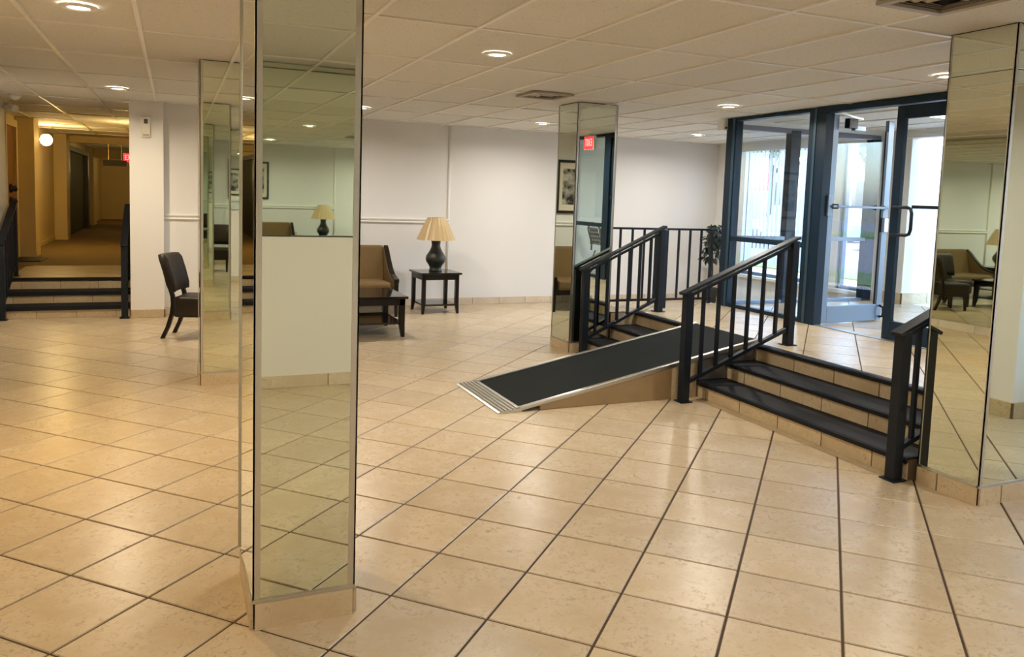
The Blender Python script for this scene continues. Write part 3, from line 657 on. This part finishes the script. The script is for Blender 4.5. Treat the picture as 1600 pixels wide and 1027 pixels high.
# ------------------------------------------------------------------ lights
def downlight(x, y, label, col, wattage, grp='recessed ceiling downlights'):
    r = empty('downlight', x, y, CH); tag(r, label, 'light', grp)
    MB().lathe([(.13, -.006), (.155, -.028), (.215, -.024), (.235, -.004), (.235, .004)], (x, y, CH - .004), 28, cap=False).build('trim_ring', M_WHITEPL, r)
    MB().lathe([(.155, -.012), (.11, -.016), (.06, -.018), (0, -.018)], (x, y, CH - .004), 24).build('lens', M_LENS, r)
    ld = bpy.data.lights.new('downlight_bulb', 'AREA'); ld.shape = 'DISK'; ld.size = .11; ld.energy = wattage; ld.color = col; ld.spread = math.radians(165)
    lo = bpy.data.objects.new('bulb', ld); COL.objects.link(lo); lo.parent = r; lo.location = (0, 0, -.03 * T - .006)
    return r
DL = [(-2.35, 5.95, 'large recessed downlight at the top left corner of the lobby', WARM, 1.25), (-2.45, 15.65, 'recessed downlight near the corridor steps', SOFT, 1.1),
      (3.75, 6.03, 'recessed downlight in the middle of the ceiling, nearest the square vent', NEUTRAL, 1.0), (3.65, 15.9, 'recessed downlight seen at the edge of the nearest pillar', NEUTRAL, .9),
      (9.55, 16.54, 'recessed downlight between the square vent and the far wall', NEUTRAL, .9), (15.48, 16.51, 'recessed downlight in the far corner by the glazed wall', NEUTRAL, .9),
      (11.12, 9.38, 'recessed downlight above the entrance platform', NEUTRAL, .9), (11.2, 3.55, 'recessed downlight at the edge of the right mirrored pillar', NEUTRAL, .9),
      (-2.35, -3.9, 'recessed downlight behind the photographer on the left', SOFT, .8), (3.75, -3.9, 'recessed downlight in front of the rear mirror', NEUTRAL, .9), (9.6, -3.9, 'recessed downlight near the right wall corner', NEUTRAL, .9)]
for x, y, lab, c, k in DL: downlight(x, y, lab, c, LAMP_W * k)
# corridor sconces
def sconce(x, y, z, label, wattage, out, rad=.18):
    r = empty('wall_globe', x, y, z); sg_ = 1 if out > 0 else -1; tag(r, label, 'light', 'corridor wall globes')
    k = rad / .18
    MB().lathe([(0, -.18 * k), (.08 * k, -.165 * k), (.14 * k, -.11 * k), (.18 * k, 0), (.14 * k, .11 * k), (.08 * k, .165 * k), (0, .18 * k)], (x + out, y, z), 20).build('globe', M_GLOBE, r)
    a, b_ = sorted((x, x + sg_ * .06))
    MB().box(a, b_, y - .12, y + .12, z - .12, z + .12).bar((x, y, z), (x + out - sg_ * rad, y, z), .06).build('back_plate', M_BRASS, r)
    ld = bpy.data.lights.new('globe_bulb', 'POINT'); ld.energy = wattage; ld.color = AMBER; ld.shadow_soft_size = .07
    lo = bpy.data.objects.new('bulb', ld); COL.objects.link(lo); lo.parent = r; lo.location = ((out + sg_ * (rad + .12)) * T, 0, 0)
    return r
sconce(-6.60, 31.6, 5.55, 'bright glowing wall globe between the corridor piers', 19, .55, .24)
sconce(-2.34, 27.5, 5.3, 'wall globe on the right corridor wall just past the white pilaster', 7, -.24)
sconce(-2.34, 46.0, 5.0, 'wall globe on the right corridor wall beyond the first beam', 6, -.24)
sconce(-2.34, 59.0, 5.0, 'wall globe on the right corridor wall near its far end', 5, -.24)
vl = empty('vestibule_light', 15.6, 7.4, CH); tag(vl, 'surface mounted fluorescent light on the vestibule ceiling', 'light')
B(15.1, 16.6, 7.0, 7.35, CH - .09, CH - .004).build('housing', M_WHITEPL, vl); B(15.14, 16.56, 7.03, 7.32, CH - .12, CH - .09).build('diffuser', M_TUBE, vl)
ld = bpy.data.lights.new('vestibule_bulb', 'AREA'); ld.shape = 'RECTANGLE'; ld.size = .55; ld.size_y = .12; ld.energy = 18; ld.color = (1, .97, .92)
lo = bpy.data.objects.new('bulb', ld); COL.objects.link(lo); lo.parent = vl; lo.location = (.25 * T, -.22 * T, -.13 * T)

# ceiling vents
def vent(x, y, s, label):
    r = empty('ceiling_vent', x, y, CH); tag(r, label, 'vent', 'square ceiling air vents')
    h = s / 2; z = CH
    f = MB()
    for (a, b_, c, d_) in ((-h, h, -h, -h + .1), (-h, h, h - .1, h), (-h, -h + .1, -h + .1, h - .1), (h - .1, h, -h + .1, h - .1)): f.box(x + a, x + b_, y + c, y + d_, z - .05, z - .004)
    f.build('frame', M_VENT, r)
    B(x - h + .1, x + h - .1, y - h + .1, y + h - .1, z - .012, z - .004).build('duct_opening', M_BLACK, r)
    for k in range(1, 4):
        q = h - .1 - k * .09
        if q < .06: break
        zz = z - .02 - .012 * k
        lv = MB()
        for sgn in (-1, 1):
            lv.prism([(y + sgn * q, zz), (y + sgn * (q + .06), zz + .03), (y + sgn * (q + .06), zz + .038), (y + sgn * q, zz + .008)], 'x', x - q, x + q)
            lv.prism([(x + sgn * q, zz), (x + sgn * (q + .06), zz + .03), (x + sgn * (q + .06), zz + .038), (x + sgn * q, zz + .008)], 'y', y - q, y + q)
        lv.build('louvre', M_VENT, r)
    return r
vent(6.6, 10.2, 1.0, 'square ceiling air vent left of the far mirrored pillar')
vent(6.68, .02, 1.02, 'square ceiling air vent above the right mirrored pillar')

# exit signs
def text_mesh(txt, size, depth):
    cu = bpy.data.curves.new('letters', 'FONT'); cu.body = txt; cu.size = size; cu.extrude = depth; cu.align_x = 'CENTER'; cu.align_y = 'CENTER'
    ob = bpy.data.objects.new('letters_src', cu); COL.objects.link(ob)
    bpy.context.view_layer.update()
    me = bpy.data.meshes.new_from_object(ob.evaluated_get(bpy.context.evaluated_depsgraph_get()))
    bpy.data.objects.remove(ob); bpy.data.curves.remove(cu)
    return me
def exit_sign(x, y, z, rz, label, top=.32):
    r = empty('exit_sign', x, y, z, rz); tag(r, label, 'sign')
    k = T
    MB().box(-.36, .36, -.06, .06, -.25, .25).build('housing', M_WHITEPL, r, bevel=.006, local=True)
    MB().box(-.33, .33, -.064, -.055, -.22, .22).build('face', M_EXITBOX, r, local=True)
    MB().box(-.05, .05, -.05, .05, .25, top).build('canopy', M_WHITEPL, r, local=True)
    me = text_mesh('EXIT', .155, .002); me.materials.append(M_EXIT)
    for p in me.polygons: p.material_index = 0
    o = bpy.data.objects.new('lettering', me); COL.objects.link(o); o.parent = r; o.location = (0, -.0645 * k - .002, 0); o.rotation_euler = (PI / 2, 0, 0); o.scale = (.68, 1.0, 1)
    return r
exit_sign(12.45, 3.2, CH - .34, -PI / 2, 'red lit exit sign hanging before the entrance header, seen in the far mirrored pillar')
exit_sign(-3.30, 39.9, 5.215, 0, 'red lit exit sign deep in the corridor beside the white pilaster', top=.65)
pq = empty('direction_plaque', -4.05, 39.4, 4.9); tag(pq, 'dark hanging direction plaque in the corridor below the exit sign', 'sign')
B(-4.55, -3.45, 39.58, 39.64, 4.75, 5.05).build('plate', mat('dark bronze plaque', (.05, .035, .012), .5), pq); MB().bar((-4.3, 39.61, 5.05), (-4.3, 39.61, 5.87), .02).bar((-3.7, 39.61, 5.05), (-3.7, 39.61, 5.87), .02).build('hanger', M_BRASS, pq)

# small fixtures
sn = empty('wall_alarm', -1.9, 18.55, 5.45); tag(sn, 'cream wall alarm box high on the white pilaster', 'alarm')
B(-2.03, -1.79, 18.47, 18.55, 5.16, 5.76).build('housing', M_PLASTIC, sn, bevel=.01)
MB().box(-1.93, -1.89, 18.455, 18.47, 5.60, 5.64).box(-1.96, -1.86, 18.46, 18.475, 5.55, 5.68).build('lens', M_DARKPL, sn); B(-1.99, -1.83, 18.458, 18.472, 5.2, 5.26).build('speaker_slot', M_VENT, sn)
ol = empty('wall_outlet', 5.5, 19.7, 1.45); tag(ol, 'small beige wall outlet beside the brown settee', 'outlet')
B(5.4, 5.6, 19.675, 19.70, 1.3, 1.6).build('plate', M_PLASTIC, ol, bevel=.003)
MB().box(5.46, 5.54, 19.665, 19.68, 1.33, 1.43).box(5.46, 5.54, 19.665, 19.68, 1.47, 1.57).build('socket', mat('beige socket', (.45, .38, .26), .5), ol)
wc = empty('wall_sensor', 12.75, 11.5, 5.9); tag(wc, 'small white sensor box at the top of the glazed wall frame', 'sensor')
B(12.74, 12.88, 11.6, 11.9, 5.86, 6.16).build('housing', M_WHITEPL, wc, bevel=.01); B(12.78, 12.84, 11.58, 11.6, 5.9, 5.95).build('lens', M_DARKPL, wc)
dc = empty('dome_camera', -5.2, 19.3, CH); tag(dc, 'small white dome camera on the ceiling above the corridor steps', 'camera')
MB().lathe([(.14, 0), (.14, -.04), (.11, -.1), (.05, -.14), (0, -.15)], (-5.2, 19.3, CH - .005), 18).build('dome', M_WHITEPL, dc); MB().lathe([(.17, 0), (.17, -.03), (.14, -.04)], (-5.2, 19.3, CH - .004), 18).build('mount', M_WHITEPL, dc)
cm = empty('bullet_camera', -5.9, 21.0, 5.95); tag(cm, 'white bullet camera on the wall corner above the corridor railing', 'camera')
MB().tube([(-5.75, 21.0, 6.0), (-5.6, 20.9, 5.95), (-5.4, 20.6, 5.9)], [.09, .1, .1], 12).build('body', M_WHITEPL, cm); MB().bar((-5.74, 21.02, 6.0), (-5.6, 20.95, 6.14), .05).build('bracket', M_WHITEPL, cm)
bm_ = empty('floor_mat', -6.0, 26.7, PZ); tag(bm_, 'black mat lying in the corridor in front of the brown door', 'mat')
B(-6.5, -5.55, 25.7, 27.3, PZ, PZ + .03).build('mat_pad', M_RUBBER, bm_); MB().box(-6.5, -5.55, 25.66, 25.72, PZ, PZ + .04).box(-5.58, -5.52, 25.7, 27.3, PZ, PZ + .04).build('mat_border', M_IRON, bm_)
nt_ = tag(B(16.0, 16.72, SY - .03, SY - .014, 3.62, 4.52).build('paper_notice', M_PAPER), 'pale pink paper notice taped to the vestibule side glass', 'notice')

# framed triptych on the far wall
pc = empty('framed_picture', 2.6, 19.7, 4.25); tag(pc, 'wide black framed picture of three prints above the settee', 'picture')
px0, px1, pz0, pz1 = 1.3, 4.08, 3.3, 5.25; yy = 19.70
MB().box(px0, px1, yy - .09, yy - .005, pz1 - .1, pz1).box(px0, px1, yy - .09, yy - .005, pz0, pz0 + .1).box(px0, px0 + .1, yy - .09, yy - .005, pz0 + .1, pz1 - .1).box(px1 - .1, px1, yy - .09, yy - .005, pz0 + .1, pz1 - .1).build('frame', M_BLFRAME, pc, bevel=.004)
B(px0 + .1, px1 - .1, yy - .05, yy - .03, pz0 + .1, pz1 - .1).build('mount', M_MAT, pc)
for k in range(3):
    xa = px0 + .30 + k * .78
    o = B(xa, xa + .68, yy - .056, yy - .048, pz0 + .32, pz1 - .32).build('print', photo_mat('print %d' % k, 3.1 * k + 1), pc)

# ------------------------------------------------------------------ furniture (metres, local)
def dining_chair(label):
    r = empty('dining_chair', 0, 0, 0); tag(r, label, 'chair', 'brown leather dining chairs')
    m = MB(1.0)
    # seat facing +x; rear legs at x~0
    MB(1).box(.02, .46, -.215, .215, .225, .44).build('seat', M_LEATHER, r, bevel=.03, local=True, seg=3)
    # curved backrest
    b_ = MB(1); n = 8
    vs = []; fs = []
    for i in range(n + 1):
        t = -1 + 2 * i / n; y = .215 * t; cx = .03 * (t * t)
        for (z, lean) in ((.49, -.015), (.56, -.03), (.70, -.065), (.83, -.105), (.87, -.125)):
            th = .045 if .5 < z < .86 else .03
            vs.append((lean + cx - th, y, z))
        for (z, lean) in ((.87, -.125), (.83, -.105), (.70, -.065), (.56, -.03), (.49, -.015)):
            th = .045 if .5 < z < .86 else .03
            vs.append((lean + cx + th, y, z))
    for i in range(n):
        for k in range(10): j = (k + 1) % 10; fs.append((i * 10 + k, i * 10 + j, (i + 1) * 10 + j, (i + 1) * 10 + k))
    fs.append(tuple(range(9, -1, -1))); fs.append(tuple(n * 10 + k for k in range(10)))
    b_.add(vs, fs, True).build('backrest', M_LEATHER, r, local=True)
    for s in (-1, 1):
        l = MB(1); pts = [(-.10, 0), (-.045, .12), (-.005, .25), (.01, .36), (.005, .44), (-.02, .53)]
        for (xa, za_), (xb_, zb_) in zip(pts[:-1], pts[1:]):
            l.prism([(xa - .018, za_), (xa + .022, za_), (xb_ + .022, zb_), (xb_ - .018, zb_)], 'y', s * .175 - .018, s * .175 + .018)
        l.build('rear_leg', M_DARKWOOD, r, local=True)
        MB(1).taper((.41, s * .18, 0), (.40, s * .18, .25), .028, .042).build('front_leg', M_DARKWOOD, r, local=True)
    return r
c1 = dining_chair('brown leather dining chair seen from behind, left of the half hidden mirrored pillar')
c1.location = (-1.1 * T, 15.4 * T, 0); c1.rotation_euler = (0, 0, math.radians(-19))
c2 = copy_tree(c1); c2.location = (.75 * T, 16.6 * T, 0); c2.rotation_euler = (0, 0, math.radians(-100)); c2['label'] = 'second brown dining chair, hidden behind the half hidden mirrored pillar'

def settee():
    r = empty('settee', 3.6, 18.2, 0); tag(r, 'tan brown two seat settee with dark curved wooden arms against the far wall', 'settee')
    W = 1.30; D = .66   # local: x across, y depth (front at -y)
    xh = W / 2
    MB(1).box(-xh + .06, xh - .06, -.33, .24, .30, .44).build('seat_cushion', M_FABRIC, r, bevel=.035, local=True, seg=3)
    MB(1).box(-xh + .04, xh - .04, -.31, .26, .23, .31).build('seat_frame', M_DARKWOOD, r, local=True, bevel=.006)
    b_ = MB(1)
    prof = [(.16, .40), (.26, .87), (.30, .885), (.345, .87), (.27, .40)]
    b_.prism(prof, 'x', -xh + .035, xh - .035); b_.build('backrest', M_FABRIC, r, bevel=.025, local=True, seg=3)
    for s in (-1, 1):
        pts = [(-.34, .485), (-.26, .50), (-.14, .53), (-.02, .60), (.10, .71), (.20, .82), (.28, .88)]
        a = MB(1)
        for (ya, za_), (yb, zb_) in zip(pts[:-1], pts[1:]):
            a.prism([(ya, za_ - .045), (yb, zb_ - .05), (yb, zb_), (ya, za_)], 'x', s * xh - .03, s * xh + .03)
        a.build('arm', M_DARKWOOD, r, local=True)
        MB(1).prism([(-.31, .26), (.26, .26), (.27, .85), (.20, .79), (.10, .68), (-.02, .57), (-.14, .50), (-.31, .46)], 'x', s * (xh - .02) - .018, s * (xh - .02) + .018).build('side_panel', M_FABRIC, r, local=True)
        MB(1).taper((s * xh, -.315, 0), (s * xh, -.315, .46), .036, .05).build('leg', M_DARKWOOD, r, local=True)
        MB(1).taper((s * (xh - .01), .31, 0), (s * (xh - .01), .25, .45), .036, .05).build('leg', M_DARKWOOD, r, local=True)
    return r
stt = settee(); stt.location = (5.14 * T - .65, (17.38 * T) + .32, 0)

def table(name, label, w_, d_, h, leg, shelf_z, top_t, m_top):
    r = empty(name, 0, 0, 0); tag(r, label, 'table')
    MB(1).box(-w_ / 2, w_ / 2, -d_ / 2, d_ / 2, h - top_t, h).build('table_top', m_top, r, bevel=.006, local=True)
    i = .03
    ap = MB(1); a0, a1 = h - top_t - .07, h - top_t
    ap.box(-w_ / 2 + i + .01, w_ / 2 - i - .01, -d_ / 2 + i, -d_ / 2 + i + .02, a0, a1).box(-w_ / 2 + i + .01, w_ / 2 - i - .01, d_ / 2 - i - .02, d_ / 2 - i, a0, a1).box(-w_ / 2 + i, -w_ / 2 + i + .02, -d_ / 2 + i, d_ / 2 - i, a0, a1).box(w_ / 2 - i - .02, w_ / 2 - i, -d_ / 2 + i, d_ / 2 - i, a0, a1)
    ap.build('apron', M_DARKWOOD, r, local=True)
    MB(1).box(-w_ / 2 + i + .02, w_ / 2 - i - .02, -d_ / 2 + i + .02, d_ / 2 - i - .02, shelf_z - .012, shelf_z + .012).build('shelf', M_GLASSTOP, r, local=True)
    for sx in (-1, 1):
        for sy in (-1, 1):
            cx, cy = sx * (w_ / 2 - i - leg / 2), sy * (d_ / 2 - i - leg / 2)
            l = MB(1); l.taper((cx, cy, .14), (cx, cy, h - top_t), leg, leg); l.taper((cx + sx * .012, cy + sy * .012, 0), (cx, cy, .14), leg * .62, leg)
            l.build('leg', M_DARKWOOD, r, local=True)
    return r
ct = table('coffee_table', 'low black coffee table with a lower shelf in front of the settee', 1.18, .86, .452, .06, .15, .028, M_GLASSTOP)
ct.location = (4.55 * T - .59, 13.88 * T + .43, 0)
et = table('end_table', 'square black end table carrying the lamp against the far wall', .57, .56, .548, .048, .115, .026, M_GLASSTOP)
et.location = (6.68 * T, 18.3 * T, 0); et.rotation_euler = (0, 0, math.radians(1))

lm = empty('table_lamp', 6.68, 18.3, .548 / T); tag(lm, 'table lamp with dark gourd base and tan cone shade on the end table', 'lamp')
MB(1).lathe([(.085, .0), (.09, .012), (.082, .03), (.078, .05), (.095, .085), (.128, .13), (.136, .17), (.128, .21), (.09, .265), (.068, .31), (.058, .345), (.060, .38), (.066, .425), (.07, .435), (.05, .44)], n=28).build('lamp_base', M_LAMPBODY, lm, local=True)
MB(1).lathe([(.012, .44), (.012, .52), (.02, .53), (.02, .57), (.006, .58), (.006, .715), (.012, .72), (0, .735)], n=10).build('stem', M_BRASS, lm, local=True)
sh = MB(1); n = 48; prof = [(.262, .425), (.215, .53), (.17, .63), (.118, .725)]
vs = []; fs = []
for r_, z in prof:
    for i in range(n): t = 2 * PI * i / n; rr = r_ * (1 + (.018 if i % 2 else -.012)); vs.append((rr * math.cos(t), rr * math.sin(t), z))
for r_, z in reversed(prof):
    for i in range(n): t = 2 * PI * i / n; rr = r_ * (1 + (.018 if i % 2 else -.012)) - .004; vs.append((rr * math.cos(t), rr * math.sin(t), z))
for k in range(7):
    for i in range(n): j = (i + 1) % n; fs.append((k * n + i, k * n + j, (k + 1) * n + j, (k + 1) * n + i))
for i in range(n): j = (i + 1) % n; fs.append((7 * n + i, 7 * n + j, j, i))
sh.add(vs, fs); sh.build('lamp_shade', M_SHADE, lm, local=True)
MB(1).bar((-.118, 0, .715), (.118, 0, .715), .006).bar((0, -.118, .715), (0, .118, .715), .006).build('shade_spider', M_BRASS, lm, local=True)

# potted ficus in the corner behind the landing railing
pt = empty('potted_ficus', 17.95, 18.55, 0); tag(pt, 'slender dark leaved potted plant behind the landing railing beside the glazed wall', 'plant')
MB(1).lathe([(.07, .0), (.08, .02), (.11, .22), (.115, .24), (.10, .24), (.095, .2), (0, .2)], n=18).build('pot', M_DARKPL, pt, local=True)
MB(1).tube([(0, 0, .24), (.015, .01, .5), (-.01, .0, .8), (.0, .01, 1.2)], [.016, .013, .011, .006], 7).build('trunk', M_BARK, pt, local=True)
for k in range(7):
    t = k * 2.4; z = .62 + .08 * k
    MB(1).tube([(0, 0, z), (.07 * math.cos(t), .07 * math.sin(t), z + .08), (.13 * math.cos(t), .13 * math.sin(t), z + .12)], [.006, .005, .003], 5).build('twig', M_BARK, pt, local=True)
lf0 = None
rnd = random.Random(3)
for k in range(210):
    z = .68 + .58 * rnd.random() ** .8; rr = (.03 + .10 * rnd.random()) * (1.0 if z < 1.1 else .7); t = rnd.random() * 2 * PI
    if lf0 is None:
        q = MB(1); q.add([(0, 0, 0), (.03, .022, -.004), (.07, .018, -.012), (.10, 0, -.03), (.07, -.018, -.012), (.03, -.022, -.004), (.05, 0, .004)], [(0, 1, 6), (1, 2, 6), (2, 3, 6), (3, 4, 6), (4, 5, 6), (5, 0, 6)])
        lf0 = q.build('leaf', M_LEAF, pt, local=True); o = lf0
    else: o = link_copy(lf0, pt, (0, 0, 0))
    o.location = (rr * math.cos(t), rr * math.sin(t), z); o.rotation_euler = (rnd.uniform(-.6, .6), rnd.uniform(.1, 1.3), t + rnd.uniform(-.7, .7)); s_ = rnd.uniform(.9, 1.4); o.scale = (s_, s_, s_)

# cast iron garden chair inside the vestibule
gc = empty('iron_chair', 14.0, 2.15, PZ, math.radians(90)); tag(gc, 'ornate black cast iron chair behind the right glass panel, seen in the far mirrored pillar', 'chair')
MB(1).lathe([(.0, .43), (.21, .43), (.225, .44), (.21, .455), (0, .455)], n=20).build('seat', M_IRON, gc, local=True)
for sx in (-1, 1):
    for sy in (-1, 1):
        MB(1).tube([(sx * .15, sy * .15, .43), (sx * .19, sy * .19, .25), (sx * .16, sy * .16, .1), (sx * .21, sy * .21, 0)], .012, 6).build('leg', M_IRON, gc, local=True)
MB(1).tube([(-.19, .2, .44), (-.15, .22, .56), (-.18, .25, .72), (-.20, .27, .84), (-.1, .29, .92), (0, .295, .95), (.1, .29, .92), (.20, .27, .84), (.18, .25, .72), (.15, .22, .56), (.19, .2, .44)], .014, 7).build('back_frame', M_IRON, gc, local=True)
gc.scale = (1, 1, .86)
lt = MB(1)
for k in range(-3, 4):
    lt.bar((k * .045 - .05, .225, .55), (k * .045 + .05, .28, .86), .012, .012); lt.bar((k * .045 + .05, .225, .55), (k * .045 - .05, .28, .86), .012, .012)
lt.build('lattice', M_IRON, gc, local=True)
MB(1).lathe([(.07, 0), (.085, .01), (.07, .02), (.06, .01), (.07, 0)], n=16, cap=False).build('medallion', M_IRON, gc, local=True); md = gc.children[-1]; md.location = (0, .245, .70); md.rotation_euler = (PI / 2, 0, 0)

# ------------------------------------------------------------------ outside: street, cars, trees, building
GZ = .5
struct(B(OX + .4, 180, -120, 200, -.2, GZ - .02).build('ground', M_PAVE))
struct(B(34, 180, -120, 200, GZ - .03, GZ).build('road', M_ASPHALT))
struct(MB().box(28, 34, -60, 190, GZ - .02, GZ + .05).box(78, 96, -60, 190, GZ - .02, GZ + .25).build('lawn', M_GRASS))
XC = 0
def car(label, x, y, rz, m):
    r = empty('parked_car', x, y, GZ, rz); tag(r, label, 'car', 'cars parked across the street')
    low = [(-2.15, .32), (-2.2, .62), (-2.05, .80), (-1.0, .92), (1.3, .95), (2.1, .88), (2.2, .6), (2.15, .32)]
    MB(1).prism(low, 'y', -.86, .86).build('body', m, r, bevel=.07, local=True, seg=3)
    MB(1).add([(-1.05, -.80, .9), (1.65, -.80, .9), (1.65, .80, .9), (-1.05, .80, .9), (-.35, -.62, 1.45), (1.05, -.62, 1.45), (1.05, .62, 1.45), (-.35, .62, 1.45)], [(0, 3, 2, 1), (4, 5, 6, 7), (0, 1, 5, 4), (1, 2, 6, 5), (2, 3, 7, 6), (3, 0, 4, 7)]).build('window_band', M_CARGLASS, r, bevel=.04, local=True)
    MB(1).box(-.38, 1.08, -.63, .63, 1.43, 1.49).build('roof', m, r, bevel=.02, local=True)
    for sx in (-1.35, 1.35):
        for sy in (-1, 1):
            o = MB(1).lathe([(.0, -.1), (.2, -.1), (.31, -.1), (.33, -.06), (.33, .06), (.31, .1), (.2, .1), (0, .1)], n=18).build('wheel', M_TYRE, r, local=True)
            o.location = (sx, sy * .8, .33); o.rotation_euler = (PI / 2, 0, 0)
    MB(1).box(-2.22, -2.16, -.75, -.45, .6, .74).box(-2.22, -2.16, .45, .75, .6, .74).box(2.12, 2.19, -.78, -.5, .62, .76).box(2.12, 2.19, .5, .78, .62, .76).build('lights', M_RED, r, local=True)
    return r
car('white car parked outside beyond the vertical blinds', 40, 46.5, math.radians(125), M_WHITECAR)
car('teal car parked outside, seen through the open door', 52, 37.0, math.radians(120), M_BLUECAR)
car('silver car parked outside right of the white car', 58, 55.0, math.radians(120), M_GREYCAR)
car('red car parked further back along the street', 62, 75.0, math.radians(110), M_RED)
def tree(label, x, y, h, rad, seed):
    r = empty('street_tree', x, y, GZ); tag(r, label, 'tree', 'trees across the street')
    rn = random.Random(seed)
    MB(1).tube([(0, 0, 0), (.1, .05, h * .3), (0, .1, h * .55), (.1, 0, h * .8)], [.18, .15, .11, .05], 8).build('trunk', M_BARK, r, local=True)
    for k in range(3):
        t = k * 2.1 + seed; MB(1).tube([(.05, .05, h * .42), (.6 * rad * math.cos(t), .6 * rad * math.sin(t), h * .7)], [.08, .03], 6).build('branch', M_BARK, r, local=True)
    cr = MB(1)
    for k in range(620):
        t = rn.random() * 2 * PI; u = rn.uniform(-1, 1); q = rad * (.45 + .55 * rn.random() ** .5); c = math.sqrt(1 - u * u)
        p = Vector((q * c * math.cos(t), q * c * math.sin(t), h * .78 + q * u * .62)); s_ = rn.uniform(.12, .26)
        a = Vector((rn.uniform(-1, 1), rn.uniform(-1, 1), rn.uniform(-1, 1))).normalized() * s_; b_ = a.cross(Vector((rn.uniform(-1, 1), rn.uniform(-1, 1), rn.uniform(-1, 1)))).normalized() * s_ * .6
        cr.add([tuple(p - a), tuple(p + b_), tuple(p + a), tuple(p - b_)], [(0, 1, 2, 3)])
    o = cr.build('crown', M_FOLIAGE, r, local=True); o['kind'] = 'stuff'
    return r
tree('leafy street tree seen through the open door', 52, 42, 6.0, 2.6, 5)
tree('street tree behind the blinds at the left', 62, 66, 6.5, 3.0, 9)
tree('street tree further right beyond the entrance', 75, 38, 6.2, 2.8, 13)
tree('street tree between the parked cars', 82, 74, 7.0, 3.2, 21)
bd = empty('street_building', 120, 90, GZ); tag(bd, 'pale low building across the street', 'building')
B(118, 150, 40, 150, GZ, 12).build('wall', M_FARBLDG, bd)
B(117.5, 150.5, 39.5, 150.5, 12, 12.6).build('roof', M_FARBLDG, bd)
for k in range(9): B(117.9, 118.05, 44 + k * 11.5, 50 + k * 11.5, 4, 9).build('window', M_CARGLASS, bd)
sg = empty('red_street_sign', 44, 46.6, GZ); tag(sg, 'red sign board on a post outside beyond the blinds', 'sign')
MB().bar((44, 46.6, GZ), (44, 46.6, 8.0), .25).build('post', M_METAL, sg); B(43.8, 44.2, 45.6, 47.6, 5.0, 7.6).build('board', M_RED, sg, bevel=.05)
